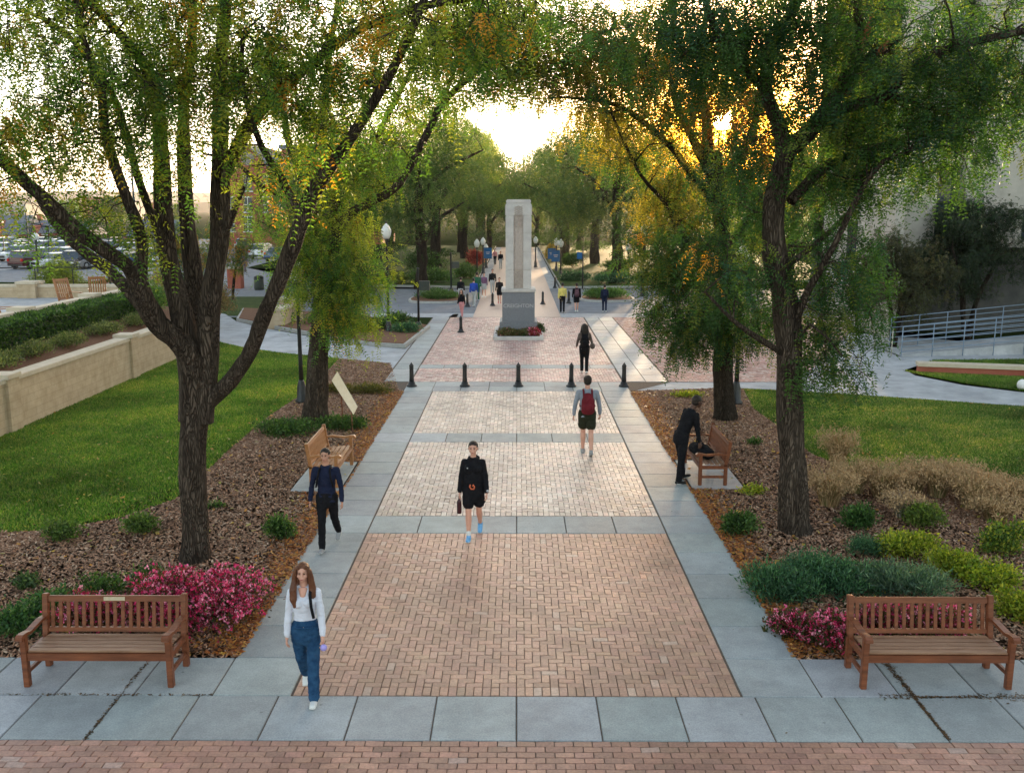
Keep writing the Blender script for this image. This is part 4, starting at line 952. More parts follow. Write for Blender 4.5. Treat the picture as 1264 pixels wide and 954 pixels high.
shrub('dark red bedding plants at the right end of the stone frame before the monument',mx+.7,40.55,.28,.6,.42,[(.22,.03,.03),(.10,.06,.03),(.3,.05,.05)],w3,450,(.07,.05),name='bedding_plants',flowers=(PINK,120,.05),seed=62,cat='plants',z=.06)
shrub('small round evergreen beside the right corner of the granite plinth',mx+.98,41.6,.22,.22,.5,[(.03,.06,.03),(.04,.08,.03),(.05,.09,.03)],w3,300,(.06,.04),seed=63,z=.05)

# ---------------------------------------------------------------- walls, terrace
wallm = M['block']
nt = wallm.node_tree; N_ = nt.nodes; L_ = nt.links
tc = N_.new('ShaderNodeTexCoord'); sx_ = N_.new('ShaderNodeSeparateXYZ'); cb = N_.new('ShaderNodeCombineXYZ'); L_.new(tc.outputs['Object'], sx_.inputs[0])
ad = N_.new('ShaderNodeMath'); L_.new(sx_.outputs[0],ad.inputs[0]); L_.new(sx_.outputs[1],ad.inputs[1]); L_.new(ad.outputs[0],cb.inputs[0]); L_.new(sx_.outputs[2],cb.inputs[1])
bt = N_.new('ShaderNodeTexBrick'); bt.inputs['Scale'].default_value=1; bt.inputs['Brick Width'].default_value=.6; bt.inputs['Row Height'].default_value=.2; bt.inputs['Mortar Size'].default_value=.008
bt.inputs['Color1'].default_value=(1,1,1,1); bt.inputs['Color2'].default_value=(.93,.93,.93,1); bt.inputs['Mortar'].default_value=(.8,.79,.77,1)
L_.new(cb.outputs[0], bt.inputs['Vector'])
pn = N_['Principled BSDF']; old = pn.inputs['Base Color'].links[0].from_socket
mu = N_.new('ShaderNodeMix'); mu.data_type='RGBA'; mu.blend_type='MULTIPLY'; mu.inputs[0].default_value=1
L_.new(old, mu.inputs[6]); L_.new(bt.outputs[0], mu.inputs[7]); L_.new(mu.outputs[2], pn.inputs['Base Color'])
def wall(label, x0,x1,y0,y1,z0,z1, piers, ph=.12, pw=.5, along='y'):
    t = thing('block_wall', label, 'wall', (0,0,0))
    cxb('wall', M['block'], t, [(x0,x1,y0,y1,z0,z1-.12)], 0)
    cxb('coping', M['cap'], t, [(x0-.04,x1+.04,y0-.04,y1+.04,z1-.12,z1)], .012)
    for c in piers:
        if along=='y': a=((x0+x1)/2-pw/2,(x0+x1)/2+pw/2,c-pw/2,c+pw/2)
        else: a=(c-pw/2,c+pw/2,(y0+y1)/2-pw/2,(y0+y1)/2+pw/2)
        p_ = cxb('pier', M['block'], t, [(*a,z0,z1+ph-.12)], 0)
        cxb('pier_cap', M['cap'], p_, [(a[0]-.05,a[1]+.05,a[2]-.05,a[3]+.05,z1+ph-.12,z1+ph)], .012)
    return t
wall('long tan block retaining wall along the left lawn, below the hedge', -13.2,-12.8, 12,39, -.1,1.40, (16,23.1,30.7,39.0), .1,.55)
wall('upper tan block wall in front of the terrace with wooden chairs', -16.3,-16.0, 16,40.9, 1.2,2.34, (24,30.2,35.2), .1,.55)
wall('tan block wall across the back of the terrace', -23,-16.4, 41.2,41.5, .0,2.28, (-21.6,), .15,.8,'x')
# banks and terrace floor
sheetbm = bmesh.new()
ys = np.linspace(12,39,28)
rows=[]
for yv in ys:
    rows.append([sheetbm.verts.new((xx,yv,zz+.03*math.sin(yv*1.7+xx))) for xx,zz in ((-13.2,1.22),(-14,1.42),(-15,1.55),(-16,1.62))])
for a,b in zip(rows,rows[1:]):
    for k in range(3): sheetbm.faces.new((a[k],a[k+1],b[k+1],b[k]))
tag(obj('terrace_bank', sheetbm, M['mulch']), kind='structure')
tag(obj('terrace_bank', BX(-16,-13.2,38.6,39,-.1,1.25), M['block']), kind='structure')
tag(obj('terrace_floor', BX(-34,-16.3,14,41.2,-.1,1.70), M['concrete']), kind='structure')
# clipped hedge
HC=[(.028,.060,.018),(.045,.09,.024),(.065,.12,.03)]
for i,(y0,y1,l) in enumerate(((20,26,'clipped dark green hedge section on the bank, at the left border'),(26,32,'clipped dark green hedge section below the upper block wall, middle'),(32,38.5,'clipped dark green hedge section on the bank, farthest part behind the near left trunk'))):
    rng=np.random.default_rng(900+i); n=9000; t=thing('hedge',l,'hedge',(-15.3,(y0+y1)/2,1.55)); Ly=(y1-y0)/2
    p=np.stack([rng.uniform(-.5,.5,n),rng.uniform(-Ly,Ly,n),rng.uniform(0,.72,n)],1)
    f=rng.integers(0,3,n); p[f==0,2]=.68+rng.normal(0,.035,(f==0).sum()); p[f==1,0]=.48+rng.normal(0,.04,(f==1).sum()); p[f==2,0]=-.48
    p[:,2]+=.04*np.sin(p[:,1]*3); d=unit(rng.normal(0,1,(n,3))+np.array([.2,0,.5])); s=unit(np.cross(d,rng.normal(0,1,(n,3))))*.03
    V=np.stack([p-s*.3,p+d*.05+s,p+d*.11,p+d*.05-s],1).reshape(-1,3)
    npobj('foliage',V,np.arange(len(V)).reshape(-1,4),M['leafb'],t,pick(HC,n,[.4,.4,.2]))
    npobj('stems',*(lambda W:(np.concatenate(W.V),np.array(W.F)))((lambda W:[W, [W.tube([(0,yy,-.1),(.05,yy,.3),(0,yy+.1,.6)],[.03,.02,.01],4) for yy in np.arange(-Ly+.3,Ly,.6)]][0])(Wood())),M['bark2'],t)
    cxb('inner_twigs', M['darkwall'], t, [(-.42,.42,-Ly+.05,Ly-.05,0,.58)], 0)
for i,(y,l) in enumerate(((24.5,'low olive plants on the wall top, closest to the left border'),(26.6,'low olive plants on the wall top, second clump from the left border'),(28.8,'low olive plants on the wall top, third clump from the left border'),(31.2,'low green plants on the wall top, just past the wall pier'),(33.6,'low green plants on the wall top, behind the near left trunk'))):
    shrub(l,-14.0,y,.6,1.15,.42,[(.11,.13,.05),(.07,.10,.035),(.16,.17,.07)],w3,900,(.07,.035),seed=70+i,z=1.4)
shrub('bright green bush behind the forked trunk at the end of the bank',-14.6,36.9,1.1,1.2,1.5,[(.07,.14,.03),(.05,.10,.025),(.11,.18,.04)],w3,1800,(.08,.04),seed=76,z=1.4)
for i,(x,y,l,c) in enumerate(((-20.5,43,'tan dry bushes behind the terrace wall, left part',[(.20,.15,.07),(.14,.12,.05),(.10,.12,.04)]),(-18.6,43.2,'green and red bushes behind the terrace wall, middle part',[(.09,.13,.04),(.22,.07,.05),(.07,.10,.03)]),(-16.6,43.6,'tan dry bushes behind the terrace wall, right part',[(.20,.15,.07),(.14,.12,.05),(.10,.12,.04)]),(-14.4,44,'rusty bushes beyond the end of the bank',[(.20,.12,.07),(.14,.10,.05),(.10,.12,.04)]))):
    shrub(l,x,y,1.2,.8,2.75,c,w3,1600,(.09,.04),seed=80+i)
t=thing('metal_fence','thin dark handrail fence behind the terrace at the far left','fence',(0,0,0))
bm=bmesh.new(); tube(bm,[(-24,42.2,2.95),(-16.5,42.4,3.0)],.025,6); obj('top_rail',bm,M['black'],t)
for k in range(5):
    bm=bmesh.new(); tube(bm,[(-23.5+k*1.7,42.25,0),(-23.5+k*1.7,42.25,2.95)],.022,6); obj('post',bm,M['black'],t)

# ---------------------------------------------------------------- wooden chairs on the terrace
def rocking_chair(label,x,y,z,rz):
    t=thing('rocking_chair',label,'chair',(x,y,z),rz,'slatted wooden chairs on the terrace')
    m=M['teaklit']; bm=bmesh.new()
    for k in range(5): box(bm,-.28,.28,-.25+k*.105,-.165+k*.105,.40-k*.012,.42-k*.012)
    obj('seat',bm,m,t)
    A=Matrix.Translation((0,.26,.38))@Matrix.Rotation(R(-17),4,'X'); bm=bmesh.new()
    box(bm,-.30,.30,-.02,.02,.72,.82,bev=.01,mat=A); box(bm,-.28,.28,-.02,.02,0,.06,mat=A)
    for k in range(6): box(bm,-.25+k*.092,-.20+k*.092,-.01,.01,.05,.74,mat=A)
    for s in (-1,1): box(bm,s*.30-.025,s*.30+.025,-.025,.025,-.1,.84,mat=A)
    obj('backrest',bm,m,t)
    for s in (-1,1):
        cxb('leg',m,t,[(s*.30-.025,s*.30+.025,-.27,-.22,.06,.62)]); cxb('leg',m,t,[(s*.30-.025,s*.30+.025,.22,.27,.06,.42)])
        cxb('armrest',m,t,[(s*.31-.045,s*.31+.045,-.33,.36,.62,.645)])
        bm=bmesh.new(); tube(bm,[(s*.3,-.42,.10),(s*.3,-.2,.03),(s*.3,.1,.03),(s*.3,.45,.09),(s*.3,.62,.17)],.024,6); obj('rocker',bm,m,t)
rocking_chair('wooden rocking chair cut by the left border, on the terrace',-16.95,31.0,1.70,R(120))
rocking_chair('wooden rocking chair seen edge on behind the wall pier of the terrace',-17.6,36.6,1.70,R(62))
rocking_chair('wooden rocking chair with its slatted back in view, near the back wall of the terrace',-17.3,38.4,1.70,R(205))

# ---------------------------------------------------------------- pale slanted board near left bench
t=thing('sign_board','pale yellow slanted board on two thin posts beside the golden bench','sign',(0,0,0))
c0=B(436.4,512,22.95); c1=B(441.5,502,23.1); c2=B(416.6,459,23.75); c3=B(409.5,470,23.6)
bm=bmesh.new(); nrm=(c1-c0).cross(c3-c0).normalized()*.02
v=[bm.verts.new(p) for p in (c0,c1,c2,c3)]; w_=[bm.verts.new(p+nrm) for p in (c0,c1,c2,c3)]
bm.faces.new(v); bm.faces.new(list(reversed(w_)))
for k in range(4): bm.faces.new((v[k],w_[k],w_[(k+1)%4],v[(k+1)%4]))
obj('board',bm,M['signwood'],t)
for (a,b,Y,u) in ((424,528,23.5,.62),(435.5,534,23.0,.15)):
    g=G(a,b); top=c0.lerp(c3,u)+Vector((.02,.03,.02)); bm=bmesh.new(); tube(bm,[(g.x,g.y,0),tuple(top)],.017,6); obj('post',bm,M['teak'],t)

# ---------------------------------------------------------------- islands, kerbs, low walls
def island(label,P,h=.14,w=.16,soil='mulch'):
    t=thing('kerbed_bed',label,'planting bed',(0,0,0))
    cx=sum(p[0] for p in P)/len(P); cy=sum(p[1] for p in P)/len(P)
    bm=bmesh.new(); prism(bm,P,0.0,h); obj('kerb',bm,M['kerb'],t)
    ins=[(cx+(x-cx)*(1-w/max(.3,math.hypot(x-cx,y-cy))),cy+(y-cy)*(1-w/max(.3,math.hypot(x-cx,y-cy)))) for x,y in P]
    bm=bmesh.new(); prism(bm,ins,h-.05,h+.03); obj('soil',bm,M[soil],t)
island('kerbed planting corner left of the plaza, with the tall lamp post',poly([(292,397),(330,405),(379,414),(430,423),(463,428),(500,430),(531,406),(495,399),(430,392),(350,386),(300,384)]),.17)
def oval(cx,cy,rx,ry,n=28): return [(cx+rx*math.copysign(abs(math.cos(a))**.7,math.cos(a)),cy+ry*math.copysign(abs(math.sin(a))**.7,math.sin(a))) for a in (2*math.pi*k/n for k in range(n))]
island('oval kerbed island with a clipped low hedge left of the monument',oval(-4.9,57.5,1.75,2.0))
island('oval kerbed island with a clipped low hedge right of the monument',oval(5.6,58.2,1.7,1.9))
HG=[(.06,.12,.03),(.04,.085,.022),(.09,.16,.04)]
shrub('clipped low green hedge filling the oval island left of the monument',-4.9,57.5,1.5,1.6,.62,HG,w3,2600,(.09,.05),seed=90,name='low_hedge',cat='hedge',z=.1,lumps=14)
shrub('clipped low green hedge filling the oval island right of the monument',5.6,58.2,1.45,1.6,.62,HG,w3,2600,(.09,.05),seed=91,name='low_hedge',cat='hedge',z=.1,lumps=14)
island('planting bed beyond the left street arm, left of the far walk',[(-3.1,66.4),(-3.1,140),(-16,140),(-14.5,80),(-11,68)],.15,.2,'lawnbase')
island('planting bed beyond the right street arm, right of the far walk',[(3.1,66.4),(3.1,140),(26,140),(26,74),(10,67)],.15,.2,'lawnbase')
for i,(px,py,rx,h,l,c) in enumerate(((345,398,.9,.8,'dark green bush in the planted corner next to the street piers',HC),(395,404,1.2,.7,'broad green bush in the planted corner, middle',HG),(468,412,.9,.65,'green bush left of the tall lamp post',HG),(500,416,.75,.5,'blue green bush at the kerb right of the tall lamp post',JG),(492,405,.9,.6,'dark bush behind the tall lamp post',HC),(440,415,.9,.6,'green bush in the planted corner under the hanging locust leaves',HG))):
    p=G(px,py); shrub(l,p.x,p.y+.4,rx,rx*.8,h,c,w3,900,(.08,.045),seed=100+i,z=.12)
fl=[(-9.5,68.5,1.8,.9,'low grass like bush at the street edge, left of the banner lamps',[(.10,.13,.04),(.07,.10,.03),(.15,.17,.06)]),(-6.2,69.5,1.9,1.0,'bright green bush directly left of the banner lamps',HG),(-4.2,74,1.0,1.2,'green bush strip along the far walk, left side',HG),(-12.5,69,1.8,1.0,'dark bush under the big left tree',HC),
 (-4.0,90,.9,1.6,'red leaved bush on the left side of the far walk',[(.35,.05,.05),(.25,.04,.04),(.45,.10,.08)]),(4.6,72,1.2,.6,'low grey green plants right of the far walk, by the lamp pair',JG),(7.0,69,1.8,.8,'bluish low shrubs under the tree right of the monument',JG),(10.2,69.5,1.7,.8,'green low shrubs behind the right hedge island',HG),(5.2,88,1.3,1.5,'dark bush behind the right lamp pair',HC),(13.5,80,2.0,1.2,'light green bush on the far right lawn',YS),(-8,82,2.2,2.0,'dark shrub mass under the trees left of the far walk',HC),(9.0,84,1.7,1.2,'shrub mass behind the tree right of the monument',HC),(-9,105,2.4,1.3,'wide dark bush further along the left of the walk',HC),(9,118,2.6,1.5,'wide dark bush further along the right of the walk',HC),(-15,88,2.4,1.4,'dark bush before the second row of left trees',HC),(17,72,2.2,1.2,'green bush behind the right street arm',HG),(-4.5,142,4.5,3.2,'dark shrub mass across the far end of the walk, left',HC),(4.5,143,4.5,3.0,'dark shrub mass across the far end of the walk, right',HC),(0,147,3.2,2.6,'dark shrub mass closing the axis of the walk',HC),(3.9,104,.7,1.6,'yellow shrub at the far right side of the walk',[(.4,.26,.04),(.3,.2,.03),(.2,.2,.04)])]
for i,(x,y,r,h,l,c) in enumerate(fl): shrub(l,x,y,r,r*.7,h,c,w3,900,(.16,.09),seed=120+i,z=.15)
sheet('far_lawn',[(9,90),(9,76),(26,76),(30,100),(26,130),(9,130)],.19,M['lawnbase'])
sheet('far_lawn',poly([(285,375),(345,385),(300,392),(270,385)]),.03,M['lawnbase'])
sheet('far_lawn',[(-25,49),(-14,49),(-16,60),(-24,60)],.012,M['lawnbase'])
def blockpier(label,px,py,w,h,m,d=.6):
    p=G(px,py); t=thing('stone_pier',label,'pier',(p.x,p.y,0)); cxb('shaft',m,t,[(-w/2,w/2,-d/2,d/2,0,h-.1)],.01); cxb('cap',M['cap'],t,[(-w/2-.05,w/2+.05,-d/2-.05,d/2+.05,h-.1,h)],.01)
blockpier('red brick pier with pale cap beside the street, left of the bin',291.5,356,.95,1.5,M['redbrick'],.8)
blockpier('low pale stone wall stub in the planted corner, left one',345,404,.9,1.0,M['block'],1.6)
blockpier('low pale stone wall stub in the planted corner, right one',360,400,1.0,1.3,M['block'],.7)
# waste bin
p=G(320,358); t=thing('waste_bin','dark round waste bin at the edge of the street, left','bin',(p.x,p.y,0)); obj('body',LT([(.30,0),(.34,.1),(.34,.80),(.30,.85)],14),M['greenmetal'],t,True); obj('lid',LT([(.35,.85),(.29,.97),(.1,1.05)],14),M['black'],t,True)

# ---------------------------------------------------------------- right side: planter wall, ramp rails, building
a=G(1132,460); c=G(1290,466)
t=thing('brick_planter_wall','low red brick wall with a pale stone top beside the right hand walk','wall',(0,0,0))
def wallseg(name,m,p,q,w,z0,z1,par):
    d=(q-p).normalized(); n_=Vector((-d.y,d.x,0))*w/2; bm=bmesh.new(); prism(bm,[((p-n_).x,(p-n_).y),((q-n_).x,(q-n_).y),((q+n_).x,(q+n_).y),((p+n_).x,(p+n_).y)],z0,z1); return obj(name,bm,m,par)
wallseg('wall',M['redbrick'],a,c,.36,0,.26,t); wallseg('coping',M['cap'],a+(a-c)*.008,c,.5,.26,.38,t)
G0=poly([(1140,455),(1150,447),(1330,445),(1330,457)]); sheet('lawn',G0,.02,M['lawnbase']); grass('lawn_grass',G0,26000,'strip of grass between the brick planter wall and the ramp',h=.09)
G1=poly([(1115,458),(1135,463),(1190,474),(1264,484),(1400,494),(1400,470),(1290,468),(1132,461)]); sheet('lawn',G1,.02,M['lawnbase']); grass('lawn_grass',G1,60000,'wedge of green grass in front of the brick planter wall',h=.07)
p=G(1262,482); t=thing('landscape_boulder','white rounded stone on the grass wedge at the right border','stone',(p.x,p.y,0)); bm=bmesh.new(); bmesh.ops.create_icosphere(bm,subdivisions=3,radius=.2)
for v in bm.verts: v.co=Vector((v.co.x*.9,v.co.y*.8,max(-.05,v.co.z*.9+.18)))*(1+.12*noise.noise(v.co*4))
obj('boulder',bm,M['white'],t,True)
def railing(label,p0,p1,rows,posts,h,m,z0=0,z1=0,r=.016):
    t=thing('railing',label,'railing',(0,0,0),0); P0=Vector(p0);P1=Vector(p1)
    for k in range(rows):
        hh=h*(1-k/(rows)) ; bm=bmesh.new(); tube(bm,[(P0.x,P0.y,z0+hh),(P1.x,P1.y,z1+hh)],r if k else r*1.3,8); obj('rail',bm,m,t,True)
    for k in range(posts):
        u=k/(posts-1); q=P0.lerp(P1,u); z=z0*(1-u)+z1*u; bm=bmesh.new(); tube(bm,[(q.x,q.y,-.02),(q.x,q.y,z+h)],r*1.2,8); obj('post',bm,m,t,True)
    return t
a=G(1112,441); b=G(1300,438)
tag(obj('ramp', (lambda bm:(prism(bm,[(a.x,a.y+.1),(b.x,b.y+.1),(b.x,b.y+1.8),(a.x,a.y+1.8)],0,.05),bm)[1])(bmesh.new()), M['concrete']), kind='structure')
bm=bmesh.new(); pr=[(a.x,a.y+.12,.0),(b.x,b.y+.12,.0),(b.x,b.y+.12,.55),(a.x,a.y+.12,.06)]; pr2=[(x,y+1.7,z) for x,y,z in pr]
va=[bm.verts.new(q) for q in pr]; vb=[bm.verts.new(q) for q in pr2]; bm.faces.new(va); bm.faces.new(vb)
for k in range(4): bm.faces.new((va[k],va[(k+1)%4],vb[(k+1)%4],vb[k]))
tag(obj('ramp', bm, M['concrete']), kind='structure')
railing('long blue grey metal railing with many bars along the ramp, front one',(a.x,a.y,0),(b.x,b.y,0),6,6,1.15,M['rail'],0.02,.5)
railing('blue grey metal railing along the far side of the ramp',(a.x+.3,a.y+1.9,0),(b.x,b.y+1.9,0),6,6,1.2,M['rail'],0.1,.6)
a=G(1100,440); b=G(1060,421); railing('cream handrail beside the steps left of the blue ramp railing',(a.x,a.y,0),(b.x,b.y,0),2,3,1.05,M['railcream'])
a=G(1045,447); b=G(985,425); railing('cream handrail behind the right locust trunk',(a.x,a.y,0),(b.x,b.y,0),2,3,1.05,M['railcream'])

t=thing('concrete_building','large pale concrete building with tall dark window strips behind the right hand trees','building',(0,0,0))
XL=16.2
cxb('wall',M['bldg'],t,[(XL,16.6,40.6,50,0,7.6)],0)
cxb('wall',M['bldg'],t,[(16.62,18.2,41.3,53,3.9,17)],0)
cxb('wall',M['bldg'],t,[(19.4,22.0,41.3,53,3.9,17)],0)
cxb('wall',M['bldg'],t,[(23.4,36,41.3,53,3.9,17)],0)
cxb('recess_wall',M['darkwall'],t,[(16.62,36,43.2,53,0,3.9)],0)  # dark colour stands in for the deep shadow of the recess
cxb('wall',M['darkwall'],t,[(16.62,36,42.5,53,3.95,16.9)],0)
for (x0,x1) in ((18.2,19.4),(22.0,23.4)):
    for z in (3.9,7.5,11.1,14.4):
        w_=cxb('window',M['winglass'],t,[(x0,x1,42.0,42.1,z+.35,z+3.3)],0)
        cxb('frame',M['black'],w_,[(x0,x1,41.93,41.99,z+1.9,z+2.0),(x0,x0+.07,41.9,41.985,z+.35,z+3.3),(x1-.07,x1,41.9,41.985,z+.35,z+3.3)],0)
        cxb('spandrel',M['bldg'],t,[(x0,x1,41.75,42.4,z-.02,z+.33)],0)
for z in (3,):
    w_=cxb('window',M['winglass'],t,[(XL-.05,XL-.01,45,46.2,z,z+2.0)],0)
    cxb('frame',M['black'],w_,[(XL-.08,XL-.055,45.55,45.63,z,z+2.0)],0)
# ---------------------------------------------------------------- left buildings
def window(parent,x0,x1,z0,z1,y,m=None):
    w_=cxb('window',M['winglass'],parent,[(x0,x1,y-.06,y-.02,z0,z1)],0)
    cxb('frame',M['white'],w_,[(x0-.12,x1+.12,y-.14,y-.07,z1,z1+.14),(x0-.12,x1+.12,y-.16,y-.07,z0-.16,z0),((x0+x1)/2-.04,(x0+x1)/2+.04,y-.11,y-.07,z0,z1),(x0,x1,y-.11,y-.07,(z0+z1)/2-.04,(z0+z1)/2+.04)],0)
Yb=135
xa=B(278,300,Yb).x; xb=B(366,300,Yb).x; zt=B(305,181,Yb).z; ze=B(280,212,Yb).z
t=thing('gabled_brick_building','large red brick building with a pointed gable left of the walk','building',(0,0,0))
xm=B(306,181,Yb).x
bm=bmesh.new(); P_=[(xa,0),(xb,0),(xb,ze-3.2),(xm,zt),(xa,ze)]
f=[bm.verts.new((x,Yb,z)) for x,z in P_]; g=[bm.verts.new((x,Yb+26,z)) for x,z in P_]; bm.faces.new(f); bm.faces.new(list(reversed(g)))
for k in range(5): bm.faces.new((f[k],g[k],g[(k+1)%5],f[(k+1)%5]))
obj('wall',bm,M['redbrick'],t)
bm=bmesh.new()
for (x0,z0,x1,z1) in ((xa-.4,ze-.1,xm,zt),(xm,zt,xb+.4,ze-3.4)):
    q=[(x0,Yb-.4,z0+.05),(x1,Yb-.4,z1+.05),(x1,Yb+26,z1+.05),(x0,Yb+26,z0+.05)]; lo=[bm.verts.new(p_) for p_ in q]; hi=[bm.verts.new((a_,b_,c_+.35)) for a_,b_,c_ in q]
    bm.faces.new(lo); bm.faces.new(list(reversed(hi)))
    for k in range(4): bm.faces.new((lo[k],lo[(k+1)%4],hi[(k+1)%4],hi[k]))
obj('roof',bm,M['roof'],t)
bm=bmesh.new(); bmesh.ops.create_cone(bm,segments=24,radius1=.95,radius2=.95,depth=.1,cap_ends=True,matrix=Matrix.Translation((xm-.1,Yb-.08,B(305,196,Yb).z))@Matrix.Rotation(R(90),4,'X')); obj('window',bm,M['winglass'],t)
for (px,py) in ((306,226),(306,252),(306,276),(345,252),(345,276),(285,252),(285,276),(330,226),(330,252)):
    c_=B(px,py,Yb); window(t,c_.x-.6,c_.x+.6,c_.z-1.1,c_.z+.9,Yb)
t=thing('brick_wing','lower red brick wing with white framed windows right of the gable','building',(0,0,0)); x0=B(352,300,150).x; x1=B(470,300,150).x; z1=B(352,184,150).z
cxb('wall',M['redbrick'],t,[(x0,x1,150,168,0,z1)],0); cxb('roof',M['roof'],t,[(x0-.3,x1+.3,149.6,168.3,z1,z1+.6)],0)
for px in range(358,460,11):
    for py in (202,228,254,280):
        c_=B(px,py,150); window(t,c_.x-.5,c_.x+.5,c_.z-1.0,c_.z+1.0,150)
def house(label,px0,px1,pyb,pye,pyt,Y,m='redbrick',dep=12,nwin=4):
    t=thing('house',label,'house',(0,0,0),0,'row houses beyond the parking lot'); x0=B(px0,pyb,Y).x; x1=B(px1,pyb,Y).x; ze=B(px0,pye,Y).z; zt=B(px0,pyt,Y).z
    cxb('wall',M[m],t,[(x0,x1,Y,Y+dep,-.5,ze)],0)
    bm=bmesh.new(); v=[bm.verts.new(q) for q in ((x0-.4,Y-.5,ze),(x1+.4,Y-.5,ze),(x1+.4,Y+dep+.5,ze),(x0-.4,Y+dep+.5,ze),(x0-.4,Y+dep/2,zt),(x1+.4,Y+dep/2,zt))]
    for f_ in ((0,1,5,4),(2,3,4,5),(0,4,3),(1,2,5),(0,3,2,1)): bm.faces.new([v[k] for k in f_])
    rf=obj('roof',bm,M['roof'],t)
    gx=(x0+x1)/2; gw=(x1-x0)*.17                                  # front gable
    bm=bmesh.new(); q=[(gx-gw,0),(gx+gw,0),(gx+gw,ze),(gx,ze+(zt-ze)*.75),(gx-gw,ze)]; A_=[bm.verts.new((x,Y-.8,z)) for x,z in q]; B_=[bm.verts.new((x,Y+dep*.4,z)) for x,z in q]
    bm.faces.new(A_); bm.faces.new(list(reversed(B_)))
    for k in range(5): bm.faces.new((A_[k],B_[k],B_[(k+1)%5],A_[(k+1)%5]))
    obj('front_gable',bm,M[m],t); window(t,gx-.9,gx+.9,ze*.55,ze*.85,Y-.8); window(t,gx-.9,gx+.9,ze*.1,ze*.38,Y-.8)
    for k in range(nwin):
        xx=x0+(x1-x0)*(k+.5)/nwin
        if abs(xx-gx)>gw+.8: window(t,xx-.6,xx+.6,ze*.55,ze*.85,Y)
    cxb('chimney',M[m],rf,[(x0+1.2,x0+2.0,Y+dep/2-.4,Y+dep/2+.4,zt-.6,zt+1.2)],0)
house('brick row house with grey roof at the far left beyond the cars',-30,24,312,290,266,190)
house('brick row house with grey roof, second from the left beyond the cars',26,62,312,288,272,196)
house('brick row house partly behind the near left trunk',64,104,312,292,276,200)
house('grey sided house seen between the left trunk stems',160,214,312,292,272,190,'darkwall')
for i,(px0,px1,yt,Y,m,l) in enumerate(((0,36,252,420,'bldg','wide pale distant building at the left border on the skyline'),(38,60,258,500,'bldg','small pale distant building next to the wide one'),(62,100,247,640,'bldg','long hazy distant building left of the trunk stems'),(105,132,244,600,'redbrick','reddish distant building between the trunk stems'),(150,168,249,520,'bldg','pale distant building right of the tall pole'),(176,196,250,560,'redbrick','small reddish distant building behind the white car'),(-60,-4,250,520,'redbrick','reddish distant building beyond the left border'))):
    t=thing('distant_building',l,'building',(0,0,0),0,'town beyond the parking lot'); x0=B(px0,300,Y).x; x1=B(px1,300,Y).x; z=B(px0,yt,Y).z
    cxb('wall',M[m],t,[(x0,x1,Y,Y+20,-1,z)],0)
    bm=bmesh.new()
    n=max(3,int((x1-x0)/4))
    for r_ in range(1,int(z/3.4)):
        for k in range(n): xx=x0+(x1-x0)*(k+.5)/n; box(bm,xx-.8,xx+.8,Y-.05,Y-.02,r_*3.4-.5,r_*3.4+1.1)
    if len(bm.verts): obj('windows',bm,M['winglass'],t)
    else: bm.free()
# distant wooded ridge and town trees
def ridge(name,Y,zf,m):
    bm=bmesh.new(); prev=None
    for k in range(161):
        x=-Y*1.1+Y*2.2*k/160; z=zf(x); q=(bm.verts.new((x,Y,-5)),bm.verts.new((x,Y,z)),bm.verts.new((x,Y+600,-5)))
        if prev: bm.faces.new((prev[0],q[0],q[1],prev[1])); bm.faces.new((prev[1],q[1],q[2],prev[2]))
        prev=q
    return tag(obj(name,bm,m),kind='structure')
ridge('hills',2600,lambda x:48+14*noise.noise(Vector((x*.0012,0,0)))+3*noise.noise(Vector((x*.012,1,0))),mat('wooded hills',(.05,.07,.05),(.08,.09,.06),scale=.01))
ridge('hills',1500,lambda x:16+8*noise.noise(Vector((x*.003,4,0)))+2.5*noise.noise(Vector((x*.03,1,0))),mat('wooded slope',(.045,.06,.03),(.10,.09,.05),scale=.03))
tc_=small_tree('round tree in the town beyond the parking lot, left end of the row',-92,215,9,5,far_cols[:3],w3,41,n=60,stems=1,lf=(.9,3,.4,.25),per=12,group='town trees beyond the parking lot')
for i,x in enumerate((-80,-66,-57,-48,-100,-118,-40)):
    c=copy_tree(tc_); c.location=(x,225+12*(i%3),0); s=.8+.1*(i%4); c.scale=(s,s,s); c.rotation_euler=(0,0,i)
for c in [o for o in COL.objects if o.get('group')=='town trees beyond the parking lot']: c['label']='round tree in the town beyond the parking lot'
# thin tall poles
for px,pyb,pyt,l,r_ in ((171,325,170,'tall thin light pole between the stems of the near left trunk',.14),(37,318,262,'dark pole among the parked cars at the far left',.10),(6,318,275,'thin pale pole at the left border in the parking lot',.06)):
    p=G(px,pyb); h=B(px,pyt,p.y).z; t=thing('light_pole',l,'pole',(p.x,p.y,0)); obj('pole',LT([(r_*1.5,0),(r_*1.5,.5),(r_,.6),(r_*.6,h)],8),M['greenmetal'],t,True)
    cxb('lamp_head',M['black'],t,[(-r_*2.5,r_*2.5,-.2,.2,h,h+.16)])

